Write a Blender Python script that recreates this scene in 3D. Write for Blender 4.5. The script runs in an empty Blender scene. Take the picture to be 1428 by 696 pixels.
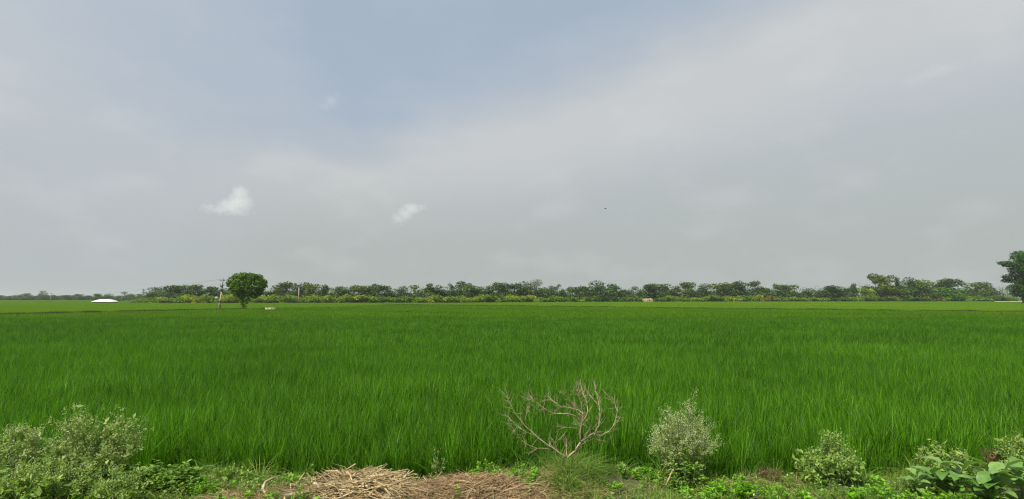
import bpy, bmesh, math, random
import numpy as np
from mathutils import Vector, Matrix, noise as mnoise

# ------------------------------------------------------------------ basics
sc = bpy.context.scene
COL = sc.collection
RNG = np.random.default_rng(7)
random.seed(7)
W, H, F = 1428.0, 696.0, 714.0
CAM_Z = 2.6
HOR = 416.0
PITCH = math.atan((HOR - H / 2) / F)
FIELD_Z = -0.25
TOP_Z = 0.52


def ray(px, py):
    a = (px - W / 2) / F
    b = (H / 2 - py) / F
    cp, sp = math.cos(PITCH), math.sin(PITCH)
    return np.array([a, cp - b * sp, sp + b * cp])


def at(px, py, Y):
    """world point seen at a photo pixel, Y metres in front of the camera"""
    d = ray(px, py)
    return np.array([0, 0, CAM_Z]) + d * (Y / d[1])


def link(o):
    COL.objects.link(o)
    return o


def tag(o, label=None, cat=None, group=None, kind=None):
    if label: o['label'] = label
    if cat: o['category'] = cat
    if group: o['group'] = group
    if kind: o['kind'] = kind
    return o


def empty(name, loc=(0, 0, 0), rz=0.0):
    o = bpy.data.objects.new(name, None)
    o.location = loc
    o.rotation_euler = (0, 0, rz)
    o.empty_display_size = 0.2
    return link(o)


def mesh_np(name, V, faces_list, mat=None, tone=None, smooth=False):
    """V (n,3); faces_list: list of (m,k) int arrays; tone: per-face floats in the same order"""
    me = bpy.data.meshes.new(name)
    V = np.asarray(V, dtype=np.float32)
    me.vertices.add(len(V))
    me.vertices.foreach_set('co', V.ravel())
    loops = np.concatenate([f.ravel() for f in faces_list]).astype(np.int32)
    sizes = np.concatenate([np.full(len(f), f.shape[1], dtype=np.int32) for f in faces_list])
    starts = np.concatenate([[0], np.cumsum(sizes)[:-1]]).astype(np.int32)
    me.loops.add(len(loops))
    me.loops.foreach_set('vertex_index', loops)
    me.polygons.add(len(sizes))
    me.polygons.foreach_set('loop_start', starts)
    me.update(calc_edges=True)
    if smooth:
        me.polygons.foreach_set('use_smooth', np.ones(len(sizes), dtype=bool))
    if tone is not None:
        at_ = me.attributes.new('tone', 'FLOAT', 'FACE')
        at_.data.foreach_set('value', np.asarray(tone, dtype=np.float32))
    if mat: me.materials.append(mat)
    return me


def obj(name, me, parent=None, loc=None):
    o = bpy.data.objects.new(name, me)
    if parent is not None: o.parent = parent
    if loc is not None: o.location = loc
    return link(o)


def copy_tree(o, parent=None):
    c = o.copy()
    link(c)
    if parent is not None: c.parent = parent
    for ch in list(o.children):
        copy_tree(ch, c)
    return c


class Geo:
    """collects ribbons, leaves and tubes in numpy arrays"""
    def __init__(s):
        s.V = []; s.F = {3: [], 4: []}; s.T = {3: [], 4: []}; s.n = 0

    def add(s, V, faces, tone=0.5):
        faces = np.asarray(faces) + s.n
        k = faces.shape[1]
        s.V.append(np.asarray(V, dtype=np.float64)); s.n += len(V)
        s.F[k].append(faces)
        t = np.asarray(tone, dtype=np.float64)
        if t.ndim == 0: t = np.full(len(faces), float(t))
        s.T[k].append(t)

    def mesh(s, name, mat, smooth=False):
        F_, T_ = [], []
        for k in (3, 4):
            if s.F[k]:
                F_.append(np.concatenate(s.F[k])); T_.append(np.concatenate(s.T[k]))
        return mesh_np(name, np.concatenate(s.V), F_, mat, np.concatenate(T_), smooth)

    # -- n diamond leaves: centre base C, direction D, side S, length L, width Wd
    def leaves(s, C, D, N, L, Wd, tone, fold=0.15, shape=0.45):
        D = D / np.linalg.norm(D, axis=1, keepdims=True)
        S = np.cross(D, N); S /= np.maximum(np.linalg.norm(S, axis=1, keepdims=True), 1e-6)
        U = np.cross(S, D)
        L = np.broadcast_to(L, (len(C),))[:, None]; Wd = np.broadcast_to(Wd, (len(C),))[:, None]
        p0 = C
        m = C + D * L * shape
        p1 = m + S * Wd * .5 + U * Wd * fold
        p2 = C + D * L
        p3 = m - S * Wd * .5 + U * Wd * fold
        V = np.stack([p0, p1, p2, p3], 1).reshape(-1, 3)
        i = np.arange(len(C))[:, None] * 4
        s.add(V, i + np.array([[0, 1, 2, 3]]), tone)

    # -- rounded leaves with six corners, for near plants
    def oval_leaves(s, C, D, N, L, Wd, tone, cup=0.2, droop=0.25):
        D = D / np.linalg.norm(D, axis=1, keepdims=True)
        S = np.cross(D, N); S /= np.maximum(np.linalg.norm(S, axis=1, keepdims=True), 1e-6)
        U = np.cross(S, D)
        L = np.broadcast_to(L, (len(C),))[:, None]; Wd = np.broadcast_to(Wd, (len(C),))[:, None]
        rows = [(0, .06, 0), (.2, .34, .03), (.45, .5, .02), (.72, .42, -.12), (.92, .18, -.26), (1.0, .02, -.34)]
        P = []
        for t, w, z in rows:
            mid = C + D * L * t + U * L * z * droop * 2
            P += [mid + S * Wd * w + U * Wd * w * cup, mid, mid - S * Wd * w + U * Wd * w * cup]
        V = np.stack(P, 1).reshape(-1, 3)
        base = np.arange(len(C)) * (len(rows) * 3)
        q = []
        for r in range(len(rows) - 1):
            a = r * 3; b = a + 3
            q += [[a, b, b + 1, a + 1], [a + 1, b + 1, b + 2, a + 2]]
        q = np.array(q)
        Fc = (base[:, None, None] + q[None]).reshape(-1, 4)
        s.add(V, Fc, np.repeat(np.broadcast_to(tone, (len(C),)), len(q)))

    # -- curved blades: base B, height dir, lean azimuth
    def blades(s, B, h, w, az, lean, curl, tone, seg=3, wind=None):
        n = len(B)
        h, w, az, lean, curl = [np.broadcast_to(q, (n,)) for q in (h, w, az, lean, curl)]
        side_az = az + np.pi / 2 + RNG.normal(0, .5, n)
        S = np.stack([np.cos(side_az), np.sin(side_az), np.zeros(n)], 1)
        P = []
        ts = np.linspace(0, 1, seg + 1)
        for t in ts:
            out = h * (lean * t + curl * t ** 3)
            up = h * (t - 0.45 * curl * t ** 3 - .25 * lean ** 2 * t)
            c = B + np.stack([np.cos(az) * out, np.sin(az) * out, up], 1)
            if t < 1:
                ww = w * (0.75 + .6 * t - 1.1 * t * t)
                P += [c - S * ww[:, None] / 2, c + S * ww[:, None] / 2]
            else:
                P.append(c)
        k = len(P)
        V = np.stack(P, 1).reshape(-1, 3)
        base = np.arange(n) * k
        q = np.array([[2 * i, 2 * i + 1, 2 * i + 3, 2 * i + 2] for i in range(seg - 1)])
        tone = np.broadcast_to(tone, (n,))
        # quads then tip triangle share the vertices, so add both with one offset
        off = s.n
        s.V.append(V); s.n += len(V)
        if len(q):
            s.F[4].append((base[:, None, None] + q[None]).reshape(-1, 4) + off)
            s.T[4].append(np.repeat(tone, len(q)))
        tr = np.array([[2 * (seg - 1), 2 * (seg - 1) + 1, 2 * seg]])
        s.F[3].append((base[:, None, None] + tr[None]).reshape(-1, 3) + off)
        s.T[3].append(tone.copy())

    def tube(s, pts, radii, n=6, tone=.5, cap=True):
        pts = [np.array(p, float) for p in pts]
        rings = []
        ref = np.array([0.31, .77, .55])
        for i, p in enumerate(pts):
            a = pts[max(i - 1, 0)]; b = pts[min(i + 1, len(pts) - 1)]
            d = b - a; d /= max(np.linalg.norm(d), 1e-9)
            u = np.cross(d, ref); u /= max(np.linalg.norm(u), 1e-6); v = np.cross(d, u)
            r = radii[i] if hasattr(radii, '__len__') else radii
            an = np.linspace(0, 2 * np.pi, n, endpoint=False)
            rings.append(p + r * (np.cos(an)[:, None] * u + np.sin(an)[:, None] * v))
        V = np.concatenate(rings)
        q = []
        for i in range(len(pts) - 1):
            for j in range(n):
                k = (j + 1) % n
                q.append([i * n + j, i * n + k, (i + 1) * n + k, (i + 1) * n + j])
        off = s.n
        s.add(V, q, tone)
        if cap and n == 4:
            s.F[4].append(np.array([[0, 1, 2, 3], [len(V) - 1, len(V) - 2, len(V) - 3, len(V) - 4]]) + off)
            s.T[4].append(np.full(2, float(tone)))
        elif cap:
            c = np.array([[0, j + 1, j] for j in range(1, n - 1)] +
                         [[(len(pts) - 1) * n, (len(pts) - 1) * n + j, (len(pts) - 1) * n + j + 1] for j in range(1, n - 1)])
            s.F[3].append(c + off); s.T[3].append(np.full(len(c), float(tone)))

    def box(s, c, size, rot=0.0, tone=.5, taper=1.0):
        c = np.array(c, float); hx, hy, hz = [q / 2 for q in size]
        V = []
        for z, k in ((-hz, 1.0), (hz, taper)):
            for x, y in ((-hx, -hy), (hx, -hy), (hx, hy), (-hx, hy)):
                x, y = x * k, y * k
                V.append(c + np.array([x * math.cos(rot) - y * math.sin(rot), x * math.sin(rot) + y * math.cos(rot), z]))
        s.add(V, [[3, 2, 1, 0], [4, 5, 6, 7], [0, 1, 5, 4], [1, 2, 6, 5], [2, 3, 7, 6], [3, 0, 4, 7]], tone)


def rdir(n, up=0.0):
    d = RNG.normal(0, 1, (n, 3)); d[:, 2] += up
    return d / np.linalg.norm(d, axis=1, keepdims=True)


# ------------------------------------------------------------------ materials
def new_mat(name):
    m = bpy.data.materials.new(name); m.use_nodes = True
    nt = m.node_tree; nt.nodes.clear()
    return m, nt


def N(nt, t, **kw):
    n = nt.nodes.new(t)
    for k, v in kw.items():
        if k.startswith('i_'):
            n.inputs[k[2:].replace('_', ' ')].default_value = v
        else:
            setattr(n, k, v)
    return n


def mixc(nt, fac, a, b, blend='MIX'):
    n = nt.nodes.new('ShaderNodeMix'); n.data_type = 'RGBA'; n.blend_type = blend
    for sock, v in ((n.inputs[0], fac), (n.inputs[6], a), (n.inputs[7], b)):
        if hasattr(v, 'is_linked'):
            nt.links.new(v, sock)
        elif isinstance(v, (int, float)):
            sock.default_value = v
        else:
            sock.default_value = (*v, 1) if len(v) == 3 else v
    return n.outputs[2]


def noise_fac(nt, scale, detail=2.0, coord='pos', rough=.55, lo=.35, hi=.65):
    if coord == 'pos':
        c = nt.nodes.new('ShaderNodeNewGeometry').outputs['Position']
    else:
        c = nt.nodes.new('ShaderNodeTexCoord').outputs['Object']
    n = nt.nodes.new('ShaderNodeTexNoise')
    n.inputs['Scale'].default_value = scale; n.inputs['Detail'].default_value = detail
    n.inputs['Roughness'].default_value = rough
    nt.links.new(c, n.inputs['Vector'])
    r = nt.nodes.new('ShaderNodeMapRange')
    r.inputs[1].default_value = lo; r.inputs[2].default_value = hi
    nt.links.new(n.outputs[0], r.inputs[0])
    return r.outputs[0]


def leaf_mat(name, dark, light, transl=.3, rough=.55, patch=None, patch_scale=.15, obj_tint=False, spec=.3, random_amt=0.0):
    m, nt = new_mat(name)
    a = N(nt, 'ShaderNodeAttribute', attribute_name='tone').outputs['Fac']
    col = mixc(nt, a, dark, light)
    if patch is not None:
        col = mixc(nt, noise_fac(nt, patch_scale, 3.0), col, mixc(nt, 1.0, col, patch, 'MULTIPLY'))
    if obj_tint:
        oi = N(nt, 'ShaderNodeObjectInfo')
        col = mixc(nt, 1.0, col, oi.outputs['Color'], 'MULTIPLY')
    p = N(nt, 'ShaderNodeBsdfPrincipled')
    p.inputs['Roughness'].default_value = rough
    p.inputs['Specular IOR Level'].default_value = spec
    nt.links.new(col, p.inputs['Base Color'])
    t = N(nt, 'ShaderNodeBsdfTranslucent')
    tc = mixc(nt, 1.0, col, (1.25, 1.35, .6), 'MULTIPLY')
    nt.links.new(tc, t.inputs['Color'])
    mx = N(nt, 'ShaderNodeMixShader'); mx.inputs[0].default_value = transl
    nt.links.new(p.outputs[0], mx.inputs[1]); nt.links.new(t.outputs[0], mx.inputs[2])
    o = N(nt, 'ShaderNodeOutputMaterial')
    nt.links.new(mx.outputs[0], o.inputs[0])
    return m


def solid_mat(name, a, b, scale=3.0, rough=.8, metal=0.0, bump=0.0, coord='obj', tone=False, bump_scale=None):
    m, nt = new_mat(name)
    if tone:
        col = mixc(nt, N(nt, 'ShaderNodeAttribute', attribute_name='tone').outputs['Fac'], a, b)
        col = mixc(nt, noise_fac(nt, scale, 3, coord), col, mixc(nt, 1.0, col, (.7, .68, .66), 'MULTIPLY'))
    else:
        col = mixc(nt, noise_fac(nt, scale, 4, coord, .6), a, b)
    p = N(nt, 'ShaderNodeBsdfPrincipled')
    p.inputs['Roughness'].default_value = rough; p.inputs['Metallic'].default_value = metal
    p.inputs['Specular IOR Level'].default_value = .25
    nt.links.new(col, p.inputs['Base Color'])
    if bump:
        b_ = N(nt, 'ShaderNodeBump'); b_.inputs['Strength'].default_value = bump; b_.inputs['Distance'].default_value = .03
        nt.links.new(noise_fac(nt, bump_scale or scale * 4, 4, coord, .6, 0, 1), b_.inputs['Height'])
        nt.links.new(b_.outputs[0], p.inputs['Normal'])
    o = N(nt, 'ShaderNodeOutputMaterial')
    nt.links.new(p.outputs[0], o.inputs[0])
    return m


M = {}
M['rice'] = leaf_mat('rice_leaf', (.020, .074, .003), (.190, .45, .015), .42, .5, patch=(.68, .75, .7), patch_scale=.16, spec=.25)
M['rice_lit'] = leaf_mat('rice_leaf_lit_tops', (.055, .135, .003), (.215, .42, .010), .42, .5, patch=(.78, .84, .8), patch_scale=.06, spec=.2)  # rice leaf for the far blocks, sunlit tops painted into a brighter colour
M['rice_far'] = leaf_mat('rice_young_leaf', (.14, .29, .010), (.25, .39, .020), .4, .55, patch=(.85, .9, .8), patch_scale=.02, spec=.2)
M['bund_grass'] = leaf_mat('bund_weed_leaf', (.02, .05, .008), (.045, .09, .012), .2, .6)
M['verge'] = leaf_mat('verge_grass_leaf', (.06, .17, .016), (.26, .42, .065), .3, .6, patch=(1.45, 1.0, .95), patch_scale=.9)
M['tree'] = leaf_mat('tree_leaf', (.026, .055, .010), (.145, .235, .035), .22, .55, obj_tint=True)
M['shrub'] = leaf_mat('shrub_leaf', (.06, .12, .016), (.29, .38, .045), .25, .6, obj_tint=True)
M['weed'] = leaf_mat('pale_weed_leaf', (.10, .22, .03), (.44, .58, .13), .3, .6)
M['weed_grey'] = leaf_mat('grey_weed_leaf', (.11, .21, .035), (.47, .57, .17), .3, .6)
M['weed_dark'] = leaf_mat('lobed_weed_leaf', (.09, .20, .025), (.30, .47, .07), .3, .5)
M['lime'] = leaf_mat('lime_weed_leaf', (.11, .32, .012), (.30, .58, .03), .35, .5)
M['broad'] = leaf_mat('broad_leaf', (.11, .25, .05), (.32, .46, .14), .22, .45, patch=(.62, .75, .55), patch_scale=14, spec=.35)
M['dry'] = leaf_mat('dry_weed_leaf', (.10, .055, .025), (.25, .16, .07), .15, .8)
M['flower'] = leaf_mat('weed_flower', (.45, .50, .24), (.80, .80, .58), .3, .7)
M['bark'] = solid_mat('bark', (.09, .07, .05), (.17, .14, .10), 2.0, .9)
M['stem'] = solid_mat('green_stem', (.11, .16, .05), (.17, .2, .08), 6, .7)
M['deadwood'] = solid_mat('bleached_branch', (.30, .21, .125), (.60, .48, .32), 14, .8, bump=.3)
M['straw'] = solid_mat('straw_stalk', (.29, .20, .09), (.80, .65, .36), 5, .7, tone=True, coord='pos')
M['straw_red'] = solid_mat('fine_dry_stalk', (.28, .175, .078), (.70, .53, .29), 5, .8, tone=True, coord='pos')
M['straw_bed'] = solid_mat('rotting_straw', (.16, .10, .05), (.34, .23, .12), 14, .95, bump=.8, coord='pos')
M['concrete'] = solid_mat('weathered_concrete', (.34, .29, .22), (.50, .45, .36), 1.2, .85, bump=.3)
M['metal'] = solid_mat('galvanised_metal', (.10, .105, .11), (.19, .19, .2), 4, .5, metal=.5)
M['rust'] = solid_mat('rusty_band', (.17, .06, .03), (.26, .11, .05), 6, .9)
M['porcelain'] = solid_mat('insulator_glaze', (.25, .1, .06), (.4, .2, .12), 4, .3)
M['white'] = solid_mat('white_sheet', (.72, .73, .73), (.84, .85, .84), .4, .6)
M['mud'] = solid_mat('mud_brick', (.20, .155, .085), (.46, .38, .23), .9, .95, bump=.6)
M['rust_wall'] = solid_mat('reddish_plaster', (.30, .14, .08), (.4, .2, .1), .9, .95)
M['wire'] = solid_mat('wire', (.06, .06, .06), (.09, .09, .09), 4, .6)
M['bird'] = solid_mat('bird_feathers', (.02, .018, .016), (.04, .035, .03), 8, .8)
M['greybox'] = solid_mat('pale_box', (.5, .5, .48), (.62, .62, .6), 3, .6)


# ------------------------------------------------------------------ ground
def vnoise(x, y, s, seed=0.0):
    return np.array([mnoise.noise((a * s + seed, b * s - seed, seed * .37)) for a, b in zip(np.ravel(x), np.ravel(y))]).reshape(np.shape(x))


def sstep(a, b, t):
    t = np.clip((t - a) / (b - a), 0, 1)
    return t * t * (3 - 2 * t)


MOUNDS = [  # x, y, radius x, radius y, height
    (at(498, 665, 7.2)[0], 7.08, .82, .58, .12),
    (at(668, 665, 7.2)[0], 6.98, .92, .58, .10),
    (at(795, 645, 7.5)[0], 7.45, .72, .5, .19),
    (at(60, 650, 7.5)[0], 7.2, 1.5, .8, .08),
    (at(1030, 665, 7.2)[0], 7.0, .8, .5, .05),
]


def edge_y(x):
    """where the verge drops to the paddy"""
    return 7.82 + .16 * np.sin(x * 1.1 + .6) + .1 * np.sin(x * 2.9 + 2)


def ground_h(x, y):
    x = np.asarray(x, float); y = np.asarray(y, float)
    e = edge_y(x)
    z = FIELD_Z * sstep(-.12, .38, y - e)
    near = (y < 12)
    for mx, my, rx, ry, h in MOUNDS:
        d = ((x - mx) / rx) ** 2 + ((y - my) / ry) ** 2
        z = z + h * np.exp(-d * 1.6)
    return z


xs = np.concatenate([-np.geomspace(3000, 16, 26), np.arange(-15, 15.01, .13), np.geomspace(16, 3000, 26)])
ys = np.concatenate([[-1500, -600, -200, -80, -30, -10, 0, 3], np.arange(4.5, 10.01, .12), np.geomspace(10.6, 3000, 60)])
X, Y = np.meshgrid(xs, ys)
Z = ground_h(X, Y)
nearm = (np.abs(X) < 16) & (Y > 3.5) & (Y < 10.5)
nz = np.zeros_like(Z)
nz[nearm] = vnoise(X[nearm], Y[nearm], 2.3, 3.1) * .025 + vnoise(X[nearm], Y[nearm], 6.5, 9.1) * .012
Z = Z + nz
nx, ny = len(xs), len(ys)
idx = np.arange(nx * ny).reshape(ny, nx)
Fq = np.stack([idx[:-1, :-1], idx[:-1, 1:], idx[1:, 1:], idx[1:, :-1]], -1).reshape(-1, 4)

m, nt = new_mat('earth')
geo = N(nt, 'ShaderNodeNewGeometry')
soil = mixc(nt, noise_fac(nt, 5, 5), (.07, .055, .028), (.19, .14, .08))
moss = mixc(nt, noise_fac(nt, 9, 4), (.03, .075, .012), (.08, .14, .025))
verge_c = mixc(nt, noise_fac(nt, 1.3, 3), soil, moss)
sep = N(nt, 'ShaderNodeSeparateXYZ'); nt.links.new(geo.outputs['Position'], sep.inputs[0])
mr = N(nt, 'ShaderNodeMapRange'); mr.inputs[1].default_value = -.22; mr.inputs[2].default_value = -.1
nt.links.new(sep.outputs[2], mr.inputs[0])
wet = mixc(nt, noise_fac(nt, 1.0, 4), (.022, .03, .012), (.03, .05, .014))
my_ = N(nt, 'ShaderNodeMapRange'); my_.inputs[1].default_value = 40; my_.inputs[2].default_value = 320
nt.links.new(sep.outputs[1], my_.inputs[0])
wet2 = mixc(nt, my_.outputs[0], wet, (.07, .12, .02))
colr = mixc(nt, mr.outputs[0], wet2, verge_c)
p = N(nt, 'ShaderNodeBsdfPrincipled'); p.inputs['Roughness'].default_value = .9
nt.links.new(colr, p.inputs['Base Color'])
b_ = N(nt, 'ShaderNodeBump'); b_.inputs['Strength'].default_value = .6; b_.inputs['Distance'].default_value = .03
nt.links.new(noise_fac(nt, 14, 5, 'pos', .6, 0, 1), b_.inputs['Height']); nt.links.new(b_.outputs[0], p.inputs['Normal'])
o_ = N(nt, 'ShaderNodeOutputMaterial'); nt.links.new(p.outputs[0], o_.inputs[0])
g = obj('ground', mesh_np('ground', np.stack([X, Y, Z], -1).reshape(-1, 3), [Fq], m, smooth=True))
tag(g, 'earth verge and wet paddy soil under the crop', kind='structure')


# ------------------------------------------------------------------ scattering of stuff
def scatter(name, pts, scales, rots, idxs, variants, label, cat):
    """ONE object: a point cloud that grows the variants with geometry nodes"""
    me = bpy.data.meshes.new(name)
    me.vertices.add(len(pts)); me.vertices.foreach_set('co', np.asarray(pts, dtype=np.float32).ravel())
    a = me.attributes.new('s', 'FLOAT', 'POINT'); a.data.foreach_set('value', np.asarray(scales, dtype=np.float32))
    a = me.attributes.new('r', 'FLOAT_VECTOR', 'POINT'); a.data.foreach_set('vector', np.asarray(rots, dtype=np.float32).ravel())
    a = me.attributes.new('k', 'INT', 'POINT'); a.data.foreach_set('value', np.asarray(idxs, dtype=np.int32))
    for v in variants[:1]:
        me.materials.append(v.materials[0])
    o = obj(name, me)
    nt = bpy.data.node_groups.new(name, 'GeometryNodeTree')
    nt.interface.new_socket(name='Geometry', in_out='INPUT', socket_type='NodeSocketGeometry')
    nt.interface.new_socket(name='Geometry', in_out='OUTPUT', socket_type='NodeSocketGeometry')
    gi = nt.nodes.new('NodeGroupInput'); go = nt.nodes.new('NodeGroupOutput')
    ip = nt.nodes.new('GeometryNodeInstanceOnPoints')
    ip.inputs['Pick Instance'].default_value = True
    jo = nt.nodes.new('GeometryNodeJoinGeometry')
    for v in reversed(variants):
        src = bpy.data.objects.new(v.name, v)
        oi = nt.nodes.new('GeometryNodeObjectInfo'); oi.inputs['Object'].default_value = src
        oi.inputs['As Instance'].default_value = True
        nt.links.new(oi.outputs['Geometry'], jo.inputs[0])
    nt.links.new(jo.outputs[0], ip.inputs['Instance'])
    for nm, ty, sock in (('s', 'FLOAT', 'Scale'), ('r', 'FLOAT_VECTOR', 'Rotation'), ('k', 'INT', 'Instance Index')):
        na = nt.nodes.new('GeometryNodeInputNamedAttribute'); na.data_type = ty
        na.inputs['Name'].default_value = nm
        nt.links.new(na.outputs['Attribute'], ip.inputs[sock])
    nt.links.new(gi.outputs[0], ip.inputs['Points'])
    nt.links.new(ip.outputs[0], go.inputs[0])
    md = o.modifiers.new('scatter', 'NODES'); md.node_group = nt
    tag(o, label, cat, kind='stuff')
    return o


def rice_hill(n, hgt, w, seg=3):
    """blades of one hill of rice, about the origin"""
    B = np.zeros((n, 3)); az0 = RNG.uniform(0, 2 * np.pi, n)
    r = .035 * np.sqrt(RNG.random(n))
    B[:, 0] = np.cos(az0) * r; B[:, 1] = np.sin(az0) * r
    az = az0 + RNG.normal(0, .7, n)
    h = hgt * RNG.uniform(.62, 1.08, n)
    lean = np.abs(RNG.normal(.16, .10, n)); curl = np.abs(RNG.normal(.10, .16, n))
    dr = RNG.random(n) < .14
    curl[dr] = RNG.uniform(.4, .9, dr.sum())
    return B, h, w * RNG.uniform(.7, 1.25, n), az, lean, curl


def rice_patch(name, size, per_m2, nb, w, mat, hgt=.77, seg=3):
    G = Geo()
    k = int(size * size * per_m2)
    xy = RNG.uniform(-size / 2, size / 2, (k, 2))
    out = [[] for _ in range(7)]
    for x, y in xy:
        B, h, ww, az, lean, curl = rice_hill(nb, hgt * RNG.uniform(.8, 1.12), w)
        B = B + np.array([x, y, 0])
        for l, q in zip(out, (B, h, ww, az, lean, curl, np.clip(RNG.normal(.45, .27, nb) + RNG.normal(0, .16), 0, 1))):
            l.append(q)
    B, h, ww, az, lean, curl, tone = [np.concatenate(q) for q in out]
    G.blades(B, h, ww, az, lean, curl, tone, seg)
    return G.mesh(name, mat)


# polyline of field banks (from the photo's dark lines)
BANK_A = [(-104, -8), (-73, 73), (-58, 112)]
BANK_B = [(-58, 112), (-32, 96), (-7, 79)]
BANK_C = [(-50, 196), (-39, 183), (20, 137), (86, 86), (150, 36)]
BOUND = [(-104, -8), (-73, 73), (-58, 112), (-39, 183), (86, 86), (150, 36)]
POLY = BOUND + [(150, -50), (-104, -50)]


def inside(x, y, poly=POLY):
    res = np.zeros(np.shape(x), bool)
    j = len(poly) - 1
    for i in range(len(poly)):
        xi, yi = poly[i]; xj, yj = poly[j]
        c = ((yi > y) != (yj > y)) & (x < (xj - xi) * (y - yi) / (yj - yi + 1e-9) + xi)
        res ^= c; j = i
    return res


def belt_px_to_Y(px):
    return float(np.interp(px, [0, 150, 190, 230, 640, 860, 1100, 1428], [560, 560, 300, 242, 266, 340, 362, 380]))


def beyond_ok(x, y):
    """is the point in front of the tree belt"""
    px = x / np.maximum(y, .1) * F + W / 2
    lim = np.interp(px, [-400, 150, 190, 230, 640, 860, 1100, 1428, 1800], [640, 640, 310, 246, 268, 342, 364, 382, 400])
    return y < lim + 2


# zone 1: single hills
def grid(x0, x1, y0, y1, step, jit=.45):
    gx, gy = np.meshgrid(np.arange(x0, x1, step), np.arange(y0, y1, step))
    gx = gx.ravel() + RNG.uniform(-jit, jit, gx.size) * step; gy = gy.ravel() + RNG.uniform(-jit, jit, gy.size) * step
    return gx, gy


def rice_zones():
    hills = []
    for k in range(10):
        G = Geo(); B, h, w, az, lean, curl = rice_hill(34, .83, .0108)
        G.blades(B, h, w, az, lean, curl, np.clip(RNG.normal(.43, .34, 34), 0, 1), 4)
        hills.append(G.mesh('rice_hill', M['rice']))
    x, y = grid(-36, 36, 7.8, 24, .16)
    keep = (np.abs(x) < y * 1.04 + 5) & (y > edge_y(x) + .22 + .12 * np.sin(x * 3.3) + RNG.uniform(-.05, .16, len(x)))
    x, y = x[keep], y[keep]
    s = 1 + .16 * vnoise(x, y, .7, 2) + .10 * vnoise(x, y, .16, 8) + RNG.normal(0, .10, len(x))
    s *= np.where(y < 8.6, RNG.uniform(.72, 1.05, len(x)), 1)
    pts = np.stack([x, y, np.full(len(x), FIELD_Z)], 1)
    rot = np.stack([RNG.normal(0, .07, len(x)), RNG.normal(0.04, .07, len(x)), RNG.uniform(0, 6.28, len(x))], 1)
    scatter('rice_crop', pts, s, rot, RNG.integers(0, 10, len(x)), hills,
            'dense upright green rice filling the near part of the field', 'rice')
    # zone 2
    v2 = [rice_patch('rice_patch', 1.5, 34, 13, .017, M['rice'], .78) for _ in range(6)]
    x, y = grid(-100, 90, 24, 62, 1.5, .12)
    keep = (np.abs(x) < y * 1.04 + 5) & inside(x, y)
    x, y = x[keep], y[keep]
    n = len(x)
    s = 1 + .14 * vnoise(x, y, .16, 8) + RNG.normal(0, .06, n)
    scatter('rice_crop', np.stack([x, y, np.full(n, FIELD_Z)], 1), s,
            np.stack([np.zeros(n), np.zeros(n), RNG.integers(0, 4, n) * math.pi / 2], 1), RNG.integers(0, 6, n), v2,
            'green rice in the middle distance of the field', 'rice')
    # zone 3 near field beyond 62 m
    v3 = [rice_patch('rice_block', 3.2, 11, 9, .05, M['rice_lit'], .78, 2) for _ in range(5)]
    x, y = grid(-200, 160, 62, 190, 3.0, .1)
    keep = (np.abs(x) < y * 1.04 + 6) & inside(x, y)
    x, y = x[keep], y[keep]; n = len(x)
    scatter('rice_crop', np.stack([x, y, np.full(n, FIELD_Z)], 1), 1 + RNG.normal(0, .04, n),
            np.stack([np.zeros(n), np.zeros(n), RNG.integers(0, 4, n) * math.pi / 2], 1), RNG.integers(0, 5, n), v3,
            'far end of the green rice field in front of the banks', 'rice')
    # zone 4 pale field beyond the banks
    v4 = [rice_patch('young_rice_block', 4.2, 9, 9, .07, M['rice_far'], .70, 2) for _ in range(5)]
    x, y = grid(-420, 420, 40, 400, 4.0, .1)
    keep = (np.abs(x) < y * 1.04 + 6) & ~inside(x, y) & beyond_ok(x, y)
    x, y = x[keep], y[keep]; n = len(x)
    x2, y2 = grid(-640, -120, 400, 650, 4.0, .1)
    k2 = (np.abs(x2) < y2 * 1.04 + 6) & beyond_ok(x2, y2)
    x = np.concatenate([x, x2[k2]]); y = np.concatenate([y, y2[k2]]); n = len(x)
    scatter('young_rice_crop', np.stack([x, y, np.full(n, FIELD_Z)], 1), 1 + RNG.normal(0, .03, n),
            np.stack([np.zeros(n), np.zeros(n), RNG.integers(0, 4, n) * math.pi / 2], 1), RNG.integers(0, 5, n), v4,
            'paler yellow-green rice beyond the dark banks, up to the trees', 'rice')


rice_zones()


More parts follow.
